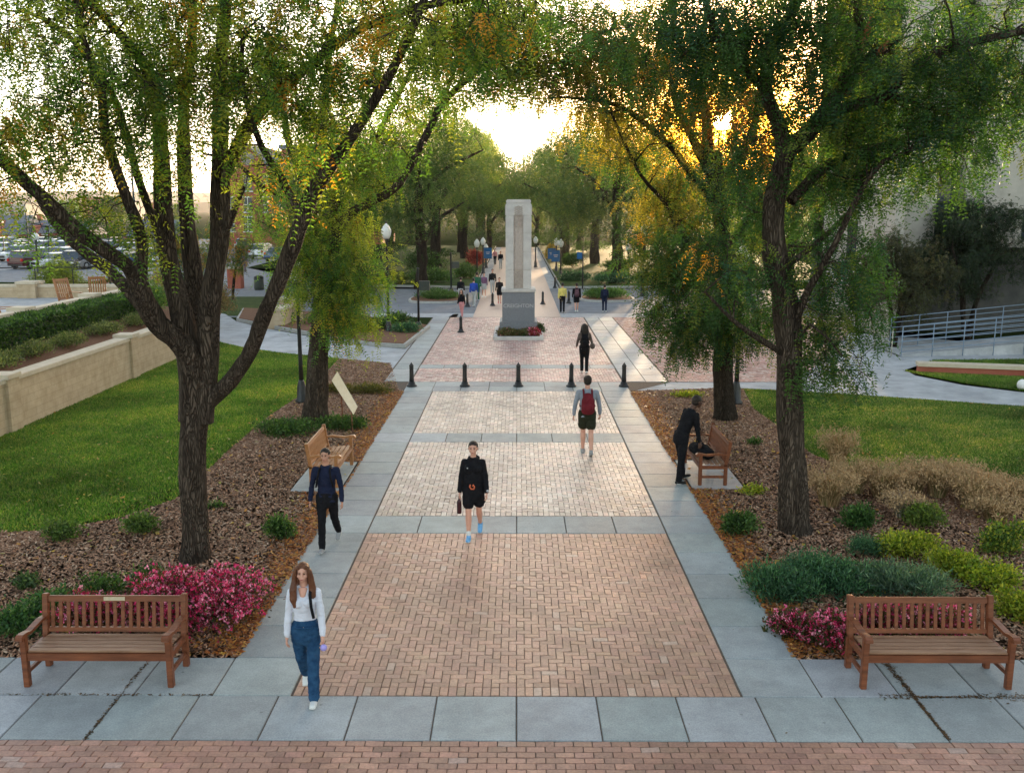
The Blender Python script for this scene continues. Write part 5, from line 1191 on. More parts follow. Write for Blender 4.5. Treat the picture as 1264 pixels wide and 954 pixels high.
# ---------------------------------------------------------------- cars
paints={'white':(.72,.73,.74),'silver':(.42,.44,.46),'black':(.02,.02,.023),'maroon':(.07,.012,.016),'blue':(.04,.08,.18),'red':(.25,.03,.025),'grey':(.14,.15,.17)}
pm={}
for k,c_ in paints.items(): pm[k]=mat('car paint '+k,c_,tuple(x*1.08 for x in c_),scale=2,rough=.25,spec=.6)
M['tyre']=mat('tyre',(.018,.018,.018),None,rough=.85); M['rim']=mat('rim',(.35,.35,.36),None,rough=.35,metal=.6)
M['taill']=mat('tail light',(.45,.02,.02),None,rough=.2); M['headl']=mat('head light',(.7,.7,.68),None,rough=.15)
def car_parts(root,kind,col):
    L,W,H_=(4.7,1.85,1.45) if kind=='sedan' else (4.65,1.9,1.72)
    hw=W/2
    def prof(pts,hw0,hw1,name,m,par,bev=0):
        bm=bmesh.new(); zs=[z for _,z in pts]; z0,z1=min(zs),max(zs)
        def half(z): return hw0+(hw1-hw0)*(z-z0)/(z1-z0)
        a=[bm.verts.new((-half(z),y,z)) for y,z in pts]; b=[bm.verts.new((half(z),y,z)) for y,z in pts]
        bm.faces.new(a); bm.faces.new(list(reversed(b)))
        for k in range(len(pts)): bm.faces.new((a[k],b[k],b[(k+1)%len(pts)],a[(k+1)%len(pts)]))
        if bev: bmesh.ops.bevel(bm,geom=list(bm.edges),offset=bev,segments=2,affect='EDGES')
        return obj(name,bm,m,par,False)
    bz=.92 if kind=='sedan' else 1.02
    # front at -y
    if kind=='sedan': body=[(-2.3,.28),(2.3,.28),(2.33,.6),(2.28,.95),(1.7,bz+.08),(-.95,bz),(-2.15,.72),(-2.32,.5)]; gh=[(-1.0,bz-.03),(1.9,bz+.0),(1.25,1.40),(.1,1.43),(-.45,1.36)]; rf=[(-.42,1.37),(1.22,1.40),(1.15,1.45),(.1,1.475),(-.3,1.43)]
    else: body=[(-2.25,.3),(2.25,.3),(2.3,.65),(2.25,1.1),(1.9,bz+.03),(-1.1,bz),(-2.1,.86),(-2.28,.6)]; gh=[(-1.15,bz-.03),(2.2,bz+.0),(1.95,1.62),(.2,1.67),(-.5,1.58)]; rf=[(-.47,1.59),(1.98,1.61),(1.98,1.68),(.3,1.74),(-.35,1.66)]
    b=prof(body,hw,hw-.06,'body',pm[col],root,.05); prof(gh,hw-.07,hw-.26,'glass',M['winglass'],root,.02); prof(rf,hw-.22,hw-.30,'roof',pm[col],root,.02)
    for sx in (-1,1):
        for y in (-1.42,1.42):
            bm=bmesh.new(); bmesh.ops.create_cone(bm,segments=18,radius1=.34,radius2=.34,depth=.22,cap_ends=True,matrix=Matrix.Translation((sx*(hw-.09),y,.34))@Matrix.Rotation(R(90),4,'Y')); w_=obj('wheel',bm,M['tyre'],root,False)
            bm=bmesh.new(); bmesh.ops.create_cone(bm,segments=12,radius1=.21,radius2=.19,depth=.03,cap_ends=True,matrix=Matrix.Translation((sx*(hw+.03),y,.34))@Matrix.Rotation(R(90),4,'Y')); obj('rim',bm,M['rim'],w_)
        cxb('headlight',M['headl'],root,[(sx*.68-.18,sx*.68+.18,-2.31,-2.12,.62,.76)],.02); cxb('tail_light',M['taill'],root,[(sx*.76-.12,sx*.76+.12,2.2,2.335,.75,1.0)],.02)
    cxb('grille',M['black'],root,[(-.45,.45,-2.33,-2.25,.42,.66)],.01); cxb('bumper',M['black'],root,[(-.8,.8,2.25,2.345,.33,.5)],.01)
protos={}
def car(kind,col,x,y,rz,label,z=0):
    if (kind,col) not in protos:
        t=thing('parked_car',label,'car',(x,y,z),rz,'cars parked beyond the terrace and in the street'); car_parts(t,kind,col); protos[(kind,col)]=t
    else:
        t=copy_tree(protos[(kind,col)]); t.location=(x,y,z); t.rotation_euler=(0,0,rz); t['label']=label
    return t
def carp(kind,col,px,py,deg,label):
    p=G(px,py); return car(kind,col,p.x,p.y,R(deg),label)
# rz 0 = nose toward the camera
carp('suv','white',193,328,12,'white car facing the camera between the stems of the near left trunk')
carp('suv','maroon',42,331,165,'dark red car seen from its tail, beyond the terrace at the far left')
carp('sedan','white',70,331,-28,'white car turned to the right, next to the dark red one')
carp('suv','black',91,332,5,'dark boxy car right of the white one in the front row')
carp('suv','silver',24,322,-20,'silver car behind the dark red one')
carp('suv','black',40,318,160,'black utility car in the second row, left')
carp('sedan','white',55,322,-25,'white car in the second row between the black utility car and a silver one')
carp('sedan','silver',82,322,-22,'silver car in the second row above the boxy dark car')
carp('sedan','grey',110,331,-15,'grey car in the front row behind the slanting limb')
carp('sedan','white',128,330,-12,'white car in the front row under the orange tinted tree')
carp('suv','blue',150,329,-10,'dark blue car in the front row, left of the white car between the stems')
k=0
desc=['left end of the third row','third row, left part','third row, near the dark pole','third row, behind the lamp post','third row, middle','third row, right of the lamp globe','third row, under the young tree','third row, behind the forked limb','third row, right end']
for i,px in enumerate((8,24,38,52,66,80,104,140,160)):
    col=('white','silver','black','white','grey','white','silver','maroon','white')[i]; carp('suv' if i%2 else 'sedan',col,px,314,-20+8*(i%3),f'small distant {col} car, {desc[i]}')
for i,px in enumerate((14,32,60,74,92,120,152,186)):
    col=('white','grey','silver','white','blue','white','red','silver')[i]; carp('sedan' if i%2 else 'suv',col,px,308,160-9*(i%3),f'tiny distant {col} car in the last row, '+('at the left border','left of the dark pole','right of the lamp globe','above the front boxy car','left of the slanting limb','under the young tree','left of the thick stems','right of the thick stems')[i])
carp('suv','white',327,319,170,'white car driving away on the street in front of the brick building')
carp('sedan','blue',346,322,172,'dark blue car at the right side of the street, beside the slanting limb')
carp('suv','red',303,313,190,'dark red parked car on the left side of the street')
carp('sedan','white',300,307,190,'white car behind the dark red one on the left side of the street')
# ================================================================== PEOPLE
def ell_loft(bm, pts, rads, seg=14, frame=None):
    """pts with (rx,ry) radii; ellipses horizontal-ish, capped with domes"""
    P=[Vector(p) for p in pts]; RR=[(r,r) if not hasattr(r,'__len__') else r for r in rads]
    t0=(P[0]-P[1]).normalized(); t1=(P[-1]-P[-2]).normalized()
    e0=min(RR[0]); e1=min(RR[-1])
    P2=[P[0]+t0*e0*.95,P[0]+t0*e0*.6]+P+[P[-1]+t1*e1*.6,P[-1]+t1*e1*.95]
    R2=[tuple(x*.25 for x in RR[0]),tuple(x*.8 for x in RR[0])]+RR+[tuple(x*.8 for x in RR[-1]),tuple(x*.25 for x in RR[-1])]
    rings=[]
    fx=Vector(frame) if frame else Vector((1,0,0))
    for i,p in enumerate(P2):
        t=(P2[min(i+1,len(P2)-1)]-P2[max(i-1,0)]).normalized()
        a=fx-t*fx.dot(t)
        if a.length<.15: a=Vector((0,1,0))-t*t.y
        a.normalize(); b=t.cross(a)
        rings.append([bm.verts.new(p+a*math.cos(u)*R2[i][0]+b*math.sin(u)*R2[i][1]) for u in (2*math.pi*k/seg for k in range(seg))])
    for A_,B_ in zip(rings,rings[1:]):
        for k in range(seg): bm.faces.new((A_[k],A_[(k+1)%seg],B_[(k+1)%seg],B_[k]))
    bm.faces.new(list(reversed(rings[0]))); bm.faces.new(rings[-1])
def ball(bm,c,r,sub=2):
    r=r if hasattr(r,'__len__') else (r,r,r)
    bmesh.ops.create_icosphere(bm,subdivisions=sub,radius=1,matrix=Matrix.Translation(c)@Matrix.Diagonal((*r,1)))
def fuse(bm, name, m, parent, vox, extra=None, wrinkle=0, sm=3, cut=None):
    bmesh.ops.recalc_face_normals(bm,faces=bm.faces)
    me=bpy.data.meshes.new(name); bm.to_mesh(me); bm.free()
    o=bpy.data.objects.new(name,me); COL.objects.link(o)
    md=o.modifiers.new('r','REMESH'); md.mode='VOXEL'; md.voxel_size=vox
    s=o.modifiers.new('s','SMOOTH'); s.iterations=sm; s.factor=.5
    dg=bpy.context.evaluated_depsgraph_get(); me2=bpy.data.meshes.new_from_object(o.evaluated_get(dg)); bpy.data.objects.remove(o); bpy.data.meshes.remove(me)
    b=bmesh.new(); b.from_mesh(me2); bpy.data.meshes.remove(me2)
    if wrinkle:
        b.normal_update()
        for v in b.verts:
            q=v.co; n_=noise.noise(Vector((q.x*9,q.y*9,q.z*17)))+.8*abs(noise.noise(Vector((q.x*14+3,q.y*14,q.z*34))))+.5*noise.noise(Vector((q.x*26,q.y*26,q.z*48))); v.co+=v.normal*n_*wrinkle
    if extra:
        x=bmesh.new(); extra(x); bmesh.ops.recalc_face_normals(x,faces=x.faces)
        t=bpy.data.meshes.new('t'); x.to_mesh(t); x.free(); b.from_mesh(t); bpy.data.meshes.remove(t)
    if cut: cut(b)
    return obj_keep(name,b,m,parent)
def obj_keep(name,b,m,parent):
    me=bpy.data.meshes.new(name); b.to_mesh(me); b.free(); me.materials.append(m)
    me.polygons.foreach_set('use_smooth',[True]*len(me.polygons)); return link(bpy.data.objects.new(name,me),parent)

def person(label, foot, h, heading, pose, top, bottom, shoes, skin='skin', hair=None, hairlen='short', female=False, near=True, sleeves=True, shorts=False, skirt=False,
           lean=0, torso_turn=0, wide=0, topm=None, extras=None, head_pitch=0, build=1.0, toplen=0, tuck=False):
    """heading 0 faces -Y (toward the camera). local +x is the person's left."""
    t=thing('person',label,'person',foot,heading,None)
    vox=.008 if near else .022
    S_=h; hw=(.052 if female else .050)*S_; sw=(.090 if female else .107)*S_*build
    ln=R(lean); hipz=.525*S_
    # legs
    legs=[]
    for s,(a,k) in zip((-1,1),(pose['legR'],pose['legL'])):
        a=R(a); k=R(k); hp=Vector((s*hw*1.05,0,0)); ab=R(pose.get('spread',-1.5))*s
        kn=hp+Vector((math.sin(ab),-math.sin(a),-math.cos(a))).normalized()*.245*S_
        an=kn+Vector((math.sin(ab)*.3,-math.sin(a-k),-math.cos(a-k))).normalized()*.235*S_
        legs.append([hp,kn,an,a-k])
    low=min(l[2].z for l in legs); hz=-low+.045*S_
    for l in legs:
        for i in range(3): l[i]=l[i]+Vector((0,0,hz))
    pel=Vector((0,0,hz)); sp=Vector((0,-math.sin(ln),math.cos(ln)))
    def T(u,f=0): return pel+sp*u*S_+Vector((0,-math.cos(ln),-math.sin(ln)))*f*S_
    tl=.30
    sh=T(tl-.012); nk=T(tl+.012); 
    arms=[]
    for s,(a,e,ab) in zip((-1,1),(pose['armR'],pose['armL'])):
        a=R(a)+ (0); e=R(e); ab=R(ab)*s
        s0=sh+Vector((s*sw,0,-.018*S_)); 
        el=s0+Vector((math.sin(ab),-math.sin(a)*math.cos(ab),-math.cos(a)*math.cos(ab)))*.165*S_
        wr=el+Vector((math.sin(ab)*.4,-math.sin(a+e),-math.cos(a+e))).normalized()*.145*S_
        d=(wr-el).normalized(); arms.append([s0,el,wr,d,s])
    hd=nk+Vector((0,-math.sin(ln+R(head_pitch)),math.cos(ln+R(head_pitch))))*.105*S_+Vector((0,-.012*S_,0))
    hr=.128*S_*.5
    k=S_/1.7*build
    def torso(bm,g=0.0,top_=True,bot=True,neckr=True):
        pts=[T(-.02),T(.04),T(.11),T(.18),T(.24),T(.283)]
        rx=[.150,.142,.118 if female else .135,.138 if female else .148,.145 if female else .170,.10]; ry=[.105,.100,.092,.108 if female else .112,.105,.075]
        ell_loft(bm,pts,[(a*k+g,b*k+g) for a,b in zip(rx,ry)],20)
        if female: 
            for s in (-1,1): ball(bm,T(.215,.045)+Vector((s*.065*k,0,0)),(.068*k+g,.06*k+g,.065*k+g))
    def hand(bm,A_):
        wr,d,s=A_[2],A_[3],A_[4]; pc=wr+d*.048*k
        fwd=Vector((0,-1,0)); fwd=(fwd-d*fwd.dot(d)).normalized(); side=d.cross(fwd)
        ell_loft(bm,[wr,wr+d*.03*k,pc+d*.012*k,pc+d*.03*k],[(.016*k,.022*k),(.015*k,.034*k),(.014*k,.040*k),(.012*k,.037*k)],10,frame=side)
        return pc,fwd,side
    def fingers(x):
        for A_ in arms:
            wr,d,s=A_[2],A_[3],A_[4]; fwd=Vector((0,-1,0)); fwd=(fwd-d*fwd.dot(d)).normalized(); inn=Vector((-s,0,0)); inn=(inn-d*inn.dot(d)).normalized()
            pc=wr+d*.072*k
            for j,(o_,L_) in enumerate(((.028,.068),(.010,.076),(-.009,.070),(-.027,.055))):
                b0_=pc+fwd*o_*k; b1_=b0_+(d*.75+inn*.35)*L_*.5*k; b2_=b1_+(d*.45+inn*.8)*L_*.5*k
                tube(x,[b0_-d*.012*k,b0_,b1_,b2_],[.008*k,.0085*k,.0078*k,.006*k],6)
            b0_=wr+d*.035*k+fwd*.025*k; tube(x,[b0_,b0_+(d*.5+fwd*.7+inn*.3).normalized()*.035*k,b0_+(d*.95+fwd*.7+inn*.6).normalized()*.062*k],[.012*k,.010*k,.007*k],6)
    def headb(bm):
        c=hd; ball(bm,c+Vector((0,.008*k,.018*k)),(.076*k,.094*k,.092*k)); ball(bm,c+Vector((0,-.022*k,-.045*k)),(.056*k,.062*k,.065*k))
        ball(bm,c+Vector((0,-.055*k,-.088*k)),(.026*k,.022*k,.020*k))
        ell_loft(bm,[c+Vector((0,-.088*k,.018*k)),c+Vector((0,-.106*k,-.022*k))],[(.009*k,.008*k),(.015*k,.013*k)],8)
        for s in (-1,1): ball(bm,c+Vector((s*.078*k,.012*k,-.008*k)),(.010*k,.020*k,.030*k)); ball(bm,c+Vector((s*.04*k,-.055*k,-.03*k)),(.025*k,.022*k,.022*k))
        ball(bm,c+Vector((0,-.090*k,-.058*k)),(.022*k,.012*k,.012*k))
        ell_loft(bm,[nk-sp*.03*S_,nk+sp*.03*S_,c+Vector((0,.01*k,-.05*k))],[.060*k,.052*k if not female else .046*k,.050*k],12)
    bm=bmesh.new(); torso(bm,-.014*k); headb(bm)
    for A_ in arms:
        ell_loft(bm,[A_[0],A_[0].lerp(A_[1],.5),A_[1],A_[1].lerp(A_[2],.35),A_[2]],[.050*k,.044*k,.036*k,.038*k,.024*k],12)
        ell_loft(bm,[T(.255),A_[0]],[.06*k,.052*k],12); hand(bm,A_)
    for l in legs:
        mid=l[1].lerp(l[2],.3)+Vector((0,.012*k,0))
        ell_loft(bm,[l[0]+Vector((0,0,.03*k)),l[0].lerp(l[1],.4),l[1],mid,l[1].lerp(l[2],.7),l[2]],[.074*k,.070*k,.051*k,.056*k,.040*k,.033*k] if shorts else [.070*k,.062*k,.046*k,.048*k,.034*k,.028*k],14)
        f=Vector((0,-math.cos(l[3]),math.sin(l[3]))); dn_=Vector((0,-math.sin(l[3]),-math.cos(l[3]))); ell_loft(bm,[l[2],l[2]+f*.02*k+dn_*.03*k,l[2]+f*.08*k+dn_*.045*k],[.026*k,.018*k,.014*k],10)
    fuse(bm,'body',M[skin],t,vox,extra=fingers if near else None)
    # face
    if near:
        for s in (-1,1):
            bm=bmesh.new(); ball(bm,hd+Vector((s*.029*k,-.082*k,.006*k)),(.012*k,.008*k,.007*k)); obj('eye',bm,M['eye'],t,True)
            bm=bmesh.new(); tube(bm,[hd+Vector((s*.014*k,-.089*k,.024*k)),hd+Vector((s*.03*k,-.087*k,.029*k)),hd+Vector((s*.046*k,-.077*k,.024*k))],[.003*k,.004*k,.002*k],5); obj('eyebrow',bm,hair or M['eye'],t)
        bm=bmesh.new(); ball(bm,hd+Vector((0,-.099*k,-.058*k)),(.020*k,.006*k,.006*k)); obj('mouth',bm,M['lip'],t,True)
    # hair
    bm=bmesh.new(); c=hd
    if hairlen!='bald':
        ball(bm,c+Vector((0,.022*k,.036*k)),(.086*k,.098*k,.090*k))
        ball(bm,c+Vector((0,.045*k,-.01*k)),(.080*k,.072*k,.080*k))
        if hairlen=='long':
            for s in (-1,1):
                fr=-.075 if s<0 else -.02
                ell_loft(bm,[c+Vector((s*.05*k,-.045*k,.075*k)),c+Vector((s*.088*k,-.03*k,.02*k)),c+Vector((s*.098*k,-.02*k,-.08*k)),c+Vector((s*.112*k,fr*k,-.19*k)),c+Vector((s*.11*k,(fr-.03)*k,-.30*k)),c+Vector((s*.095*k,(fr-.04)*k,-.40*k if s<0 else -.32*k))],[(.03*k,.03*k),(.03*k,.045*k),(.036*k,.05*k),(.045*k,.045*k),(.045*k,.035*k),(.02*k,.015*k)],10)
            ell_loft(bm,[c+Vector((0,.06*k,0)),c+Vector((0,.09*k,-.15*k)),c+Vector((0,.11*k,-.33*k))],[(.085*k,.05*k),(.10*k,.045*k),(.07*k,.02*k)],12)
        if hairlen=='bun': ball(bm,c+Vector((0,.10*k,.06*k)),.036*k)
        if hairlen=='pony': ell_loft(bm,[c+Vector((0,.10*k,.05*k)),c+Vector((0,.14*k,-.04*k)),c+Vector((0,.13*k,-.2*k))],[.03*k,.035*k,.015*k],8)
        def facecut(b):
            kill=[v for v in b.verts if v.co.y<c.y-.045*k and v.co.z<c.z+.052*k and abs(v.co.x-c.x)<.062*k]
            bmesh.ops.delete(b,geom=kill,context='VERTS')
        fuse(bm,'hair',hair,t,vox,wrinkle=.004 if near else 0,cut=facecut)
    else: bm.free()
    # bottom
    g=.012*k
    bm=bmesh.new()
    g0=g+(.012*k if tuck else 0)
    ell_loft(bm,[T(-.045),T(.0),T(.05)],[(.146*k+g0,.108*k+g0),(.150*k+g0,.108*k+g0),(.134*k+g0,.100*k+g0)],20)
    for l in legs:
        if shorts: ell_loft(bm,[l[0]+Vector((0,0,.02*k)),l[0].lerp(l[1],.45),l[0].lerp(l[1],.62)],[.092*k+g*.6,.086*k+g*1.1,.086*k+g*1.5],14)
        else:
            w_=wide
            ell_loft(bm,[l[0]+Vector((0,0,.02*k)),l[0].lerp(l[1],.45),l[1],l[1].lerp(l[2],.5),l[1].lerp(l[2],1.02)],[.088*k+g*.6,.075*k+g*.8+w_*.3,.055*k+g*.8+w_*.7,.052*k+g*.8+w_,.045*k+g*.8+w_],14)
    fuse(bm,'trousers' if not shorts else 'shorts',bottom,t,vox,wrinkle=.007 if near else 0)
    # top
    bm=bmesh.new(); gt=(.019 if topm=='hood' else .011)*k
    torso(bm,gt if not tuck else .008*k)
    if not tuck: lo=[T(-.03-toplen),T(.03)]; ell_loft(bm,lo,[(.160*k+gt,.108*k+gt),(.152*k+gt,.104*k+gt)],20)
    for A_ in arms:
        end=.93 if sleeves else 0
        ell_loft(bm,[T(.25),A_[0]],[.058*k+gt*.3,.053*k+gt*.3],12)
        if sleeves: ell_loft(bm,[A_[0],A_[0].lerp(A_[1],.5),A_[1],A_[1].lerp(A_[2],.45),A_[1].lerp(A_[2],.9)],[.053*k+gt*.25,.046*k+gt*.3,.039*k+gt*.4,.040*k+gt*.3,.029*k+gt*.5],12)
        else: ell_loft(bm,[A_[0],A_[0].lerp(A_[1],.6)],[.054*k+gt*.6,.052*k+gt*.8],12)
    ell_loft(bm,[T(.28),T(.30)],[(.075*k,.065*k),(.060*k,.058*k)],12)
    if topm=='hood': ell_loft(bm,[T(-.045),T(.02),T(.12),T(.22)],[(.165*k,.118*k),(.172*k,.125*k),(.172*k,.125*k),(.165*k,.115*k)],20)
    if topm=='hood': ell_loft(bm,[T(.30,-.045)+Vector((-.06*k,0,0)),T(.325,-.06),T(.30,-.045)+Vector((.06*k,0,0))],[.045*k,.055*k,.045*k],10)
    fuse(bm,'top',top,t,vox,wrinkle=.007 if near else 0)
    # shoes
    for l in legs:
        a=l[3]; f=Vector((0,-math.cos(a),math.sin(a))); dn=Vector((0,-math.sin(a),-math.cos(a))); o_=l[2]
        bm=bmesh.new(); ell_loft(bm,[o_-f*.035*k+dn*.045*k,o_+f*.06*k+dn*.05*k,o_+f*.15*k+dn*.055*k],[(.042*k,.036*k),(.046*k,.036*k),(.040*k,.026*k)],12)
        ell_loft(bm,[o_-dn*.02*k,o_+dn*.035*k],[.036*k,.044*k],12); s_=fuse(bm,'shoe',shoes,t,vox)
        bm=bmesh.new(); ell_loft(bm,[o_-f*.04*k+dn*.068*k,o_+f*.06*k+dn*.07*k,o_+f*.16*k+dn*.07*k],[(.040*k,.009*k),(.044*k,.009*k),(.038*k,.009*k)],12); obj('sole',bm,M['white'],s_,True)
    if extras: extras(t,T,arms,legs,hd,k)
    return t
def backpack(m):
    def f(t,T,arms,legs,hd,k):
        bm=bmesh.new()
        ell_loft(bm,[T(.055,-.125),T(.12,-.14),T(.20,-.13),T(.255,-.105)],[(.135*k,.075*k),(.14*k,.085*k),(.13*k,.08*k),(.085*k,.05*k)],18)
        ball(bm,T(.11,-.185),(.10*k,.045*k,.09*k)); b=fuse(bm,'backpack',m,t,.014,wrinkle=.004)
        for s in (-1,1):
            bm=bmesh.new(); X=Vector((s*.085*k,0,0)); tube(bm,[T(.23,-.11)+X,T(.29,-.06)+X,T(.312,-.01)+X,T(.29,.05)+X,T(.22,.085)+X*1.1,T(.13,.07)+X*1.5,T(.10,-.03)+X*1.75],[.019*k]*7,6); obj('strap',bm,m,t,True)
    return f
hb=mat('brown hair',(.085,.030,.014),(.16,.06,.028),scale=30,rough=.5,stretch=(1,1,.2)); hk=mat('dark hair',(.015,.010,.008),(.03,.02,.014),scale=30,rough=.5)
hbr=mat('mid brown hair',(.05,.025,.014),(.09,.045,.025),scale=30,rough=.5)
c_white=cloth('white shirt',(.60,.62,.70),(.70,.72,.80)); c_jeans=cloth('blue jeans',(.010,.040,.10),(.03,.09,.18)); c_navy=cloth('navy jacket',(.010,.014,.035)); c_blk=cloth('black cloth',(.007,.007,.009)); 
c_grey=cloth('grey blue sweatshirt',(.22,.25,.30),(.30,.33,.38)); c_red=cloth('dark red backpack cloth',(.12,.012,.018)); c_dkgreen=cloth('dark shorts',(.020,.022,.012)); c_yel=cloth('yellow shirt',(.55,.47,.13))
c_olive=cloth('mottled jacket',(.07,.05,.045),(.17,.14,.12)); c_lgrey=cloth('light grey cloth',(.35,.35,.34)); c_blue=cloth('bright blue cloth',(.02,.06,.32)); c_pink=cloth('pink cloth',(.5,.22,.22)); c_green=cloth('green cloth',(.02,.09,.05)); c_purple=cloth('purple grey cloth',(.16,.08,.14))
s_white=mat('white shoe',(.70,.70,.68),None,rough=.6); s_blue=mat('blue shoe',(.10,.32,.62),(.25,.5,.75),scale=30,rough=.6); s_blk=mat('dark shoe',(.012,.012,.012),None,rough=.5); s_grey=mat('grey shoe',(.30,.30,.30),None,rough=.6)
def at(px,py): p=G(px,py,.033); return (p.x,p.y,.033)

def girl_x(t,T,arms,legs,hd,k):
    w=arms[1][2]+arms[1][3]*.10*k+Vector((.01,-.045*k,0)); bm=bmesh.new(); bmesh.ops.create_cone(bm,segments=20,radius1=.042*k,radius2=.042*k,depth=.03,cap_ends=True,matrix=Matrix.Translation(w)@Matrix.Rotation(R(80),4,'X')); bmesh.ops.bevel(bm,geom=list(bm.edges),offset=.008,segments=2,affect='EDGES')
    o=obj('lavender_case',bm,mat('lavender case',(.42,.36,.80),None,rough=.4),None,True); o.name='lavender_case'; o.parent=None
    o.matrix_world=t.matrix_world; o.location=t.location; o.rotation_euler=t.rotation_euler; tag(o,'small round lavender case held by the long haired woman in jeans','case')
    bm=bmesh.new(); X=Vector((.095*k,0,0)); tube(bm,[T(.16,-.09)+X,T(.27,-.07)+X,T(.312,-.01)+X,T(.28,.065)+X*.95,T(.20,.098)+X*1.15,T(.12,.085)+X*1.35],[.020*k]*6,6); obj('bag_strap',bm,c_blk,t,True)
    bm=bmesh.new(); tube(bm,[T(.048,.09)+Vector((x*k,-.004+abs(x)*.3*k*.6,0)) for x in (-.12,-.06,0,.06,.12)],[.011*k]*5,6); obj('waistband',bm,c_jeans,t,True)
    bm=bmesh.new(); ball(bm,T(.048,.075)+Vector((0,-.012,0)),.009*k,1); obj('button',bm,M['brass'],t,True)
    bm=bmesh.new(); b_=T(.285,.045); vs=[]; ell_loft(bm,[T(.31,.035),T(.265,.052)],[(.055*k,.02*k),(.035*k,.018*k)],10); obj('neckline_skin',bm,M['skin'],t,True)
person('long haired woman in a white long sleeved top and blue jeans',at(381,863),1.66,R(4),dict(legR=(-10),legL=0) if 0 else dict(legR=(-16,22),legL=(9,4),armR=(4,8,9),armL=(10,14,11)),c_white,c_jeans,s_white,hair=hb,hairlen='long',female=True,wide=.010,extras=girl_x,tuck=True,build=.94)
def man_navy(t,T,arms,legs,hd,k):
    for s in (-1,1):
        bm=bmesh.new(); X=Vector((s*.10*k,0,0)); tube(bm,[T(.312,-.02)+X*.8,T(.28,.065)+X*.9,T(.20,.085)+X*1.15,T(.12,.07)+X*1.45],[.016*k]*4,6); obj('strap',bm,c_blk,t,True)
person('man in a dark navy zip jacket and black trousers walking past the left mid bench',at(406,677),1.72,R(-2),dict(legR=(12,4),legL=(-18,24),armR=(2,10,13),armL=(6,12,14)),c_navy,c_blk,s_grey,hair=hk,skin='skin2',extras=man_navy,near=True,build=.97)
def woman_blk(t,T,arms,legs,hd,k):
    w=arms[0][2]+arms[0][3]*.08*k; bm=bmesh.new(); lathe(bm,[(.012,.02),(.014,-.03),(.036,-.06),(.040,-.09),(.040,-.27),(.034,-.285)],14,(w.x,w.y-.02,w.z)); o=obj('water_bottle',bm,mat('dark bottle',(.05,.015,.018),None,rough=.35),None,True)
    o.location=t.location; o.rotation_euler=t.rotation_euler; tag(o,'dark bottle hanging from the right hand of the woman in the black hoodie','bottle')
    bm=bmesh.new(); c_=T(.055,.105); tube(bm,[c_+Vector((-.035*k,-.012,.03*k)),c_+Vector((-.045*k,-.014,-.01*k)),c_+Vector((-.02*k,-.016,-.045*k)),c_+Vector((.025*k,-.016,-.045*k)),c_+Vector((.035*k,-.014,-.005*k)),c_+Vector((.012*k,-.014,.03*k)),c_+Vector((0,-.014,0))],[.013*k]*7,6); obj('emblem',bm,mat('orange print',(.62,.14,.06),None,rough=.7),t,True)
    bm=bmesh.new(); q=arms[1][1].lerp(arms[1][2],.82); ball(bm,q+Vector((.02*k,-.025*k,0)),(.022*k,.02*k,.024*k)); obj('cuff_patch',bm,mat('pale patch',(.4,.4,.42),None),t,True)
    bm=bmesh.new(); ball(bm,T(.235,.085)+Vector((-.085*k,-.018*k,0)),(.012*k,.008*k,.012*k)); obj('chest_mark',bm,c_lgrey,t,True)
    for l in legs:
        bm=bmesh.new(); ell_loft(bm,[l[2]+Vector((0,0,.02*k)),l[2]+Vector((0,0,.07*k))],[.039*k,.040*k],10); obj('sock',bm,s_white,t,True)
person('woman in a black hooded sweatshirt and blue running shoes on the central brick',at(585,664),1.70,R(-3),dict(legR=(10,6),legL=(-12,26),armR=(0,10,12),armL=(6,16,12)),c_blk,c_blk,s_blue,hair=hk,hairlen='bun',female=True,shorts=True,topm='hood',extras=woman_blk,toplen=.045)
person('man in a grey blue sweatshirt and dark shorts with a dark red backpack',at(724,560),1.82,R(180),dict(legR=(-14,12),legL=(10,6),armR=(4,18,14),armL=(0,14,14)),c_grey,c_dkgreen,s_grey,hair=hk,shorts=True,extras=backpack(c_red),build=1.05)
# man in black stooping over the bench
st=person('man dressed all in black stooping over the right mid bench',(3.38,18.62,.033),1.86,R(112),dict(legR=(-8,0),legL=(12,4),armR=(2,8,8),armL=(38,6,2),spread=6),c_blk,c_blk,s_blk,skin='skin3',hair=hk,lean=23,head_pitch=12,build=1.03)
bm=bmesh.new()
ell_loft(bm,[(3.80,19.25,.60),(3.90,19.0,.59),(3.98,18.75,.57)],[(.16,.12),(.19,.14),(.15,.10)],14); ball(bm,(3.82,19.02,.68),(.10,.12,.06))
bg=fuse(bm,'hand_bag',c_blk,None,.015,wrinkle=.01); tag(bg,'soft black bag lying on the seat of the right mid bench','bag')
bm=bmesh.new(); tube(bm,[(3.80,19.2,.68),(3.80,19.15,.80),(3.84,19.0,.84),(3.88,18.88,.78),(3.88,18.82,.68)],[.012]*5,6); obj('handle',bm,c_blk,bg,True)
def handbag(t,T,arms,legs,hd,k):
    bm=bmesh.new(); w=T(.03)+Vector((-.26*k,0,0)); ball(bm,w,(.09*k,.14*k,.11*k)); b=fuse(bm,'hand_bag',c_olive,None,.02); b.location=t.location; b.rotation_euler=t.rotation_euler; tag(b,'small handbag at the hip of the woman walking away in the mottled jacket','bag')
    backpack(c_blk)(t,T,arms,legs,hd,k)
person('dark haired woman in a mottled jacket walking away just past the front bollards',at(721,460),1.68,R(178),dict(legR=(-8,8),legL=(6,4),armR=(-6,40,18),armL=(6,30,16)),c_olive,c_blk,s_white,hair=hk,hairlen='long',female=True,near=False,extras=handbag,build=1.06)
far=dict(near=False)
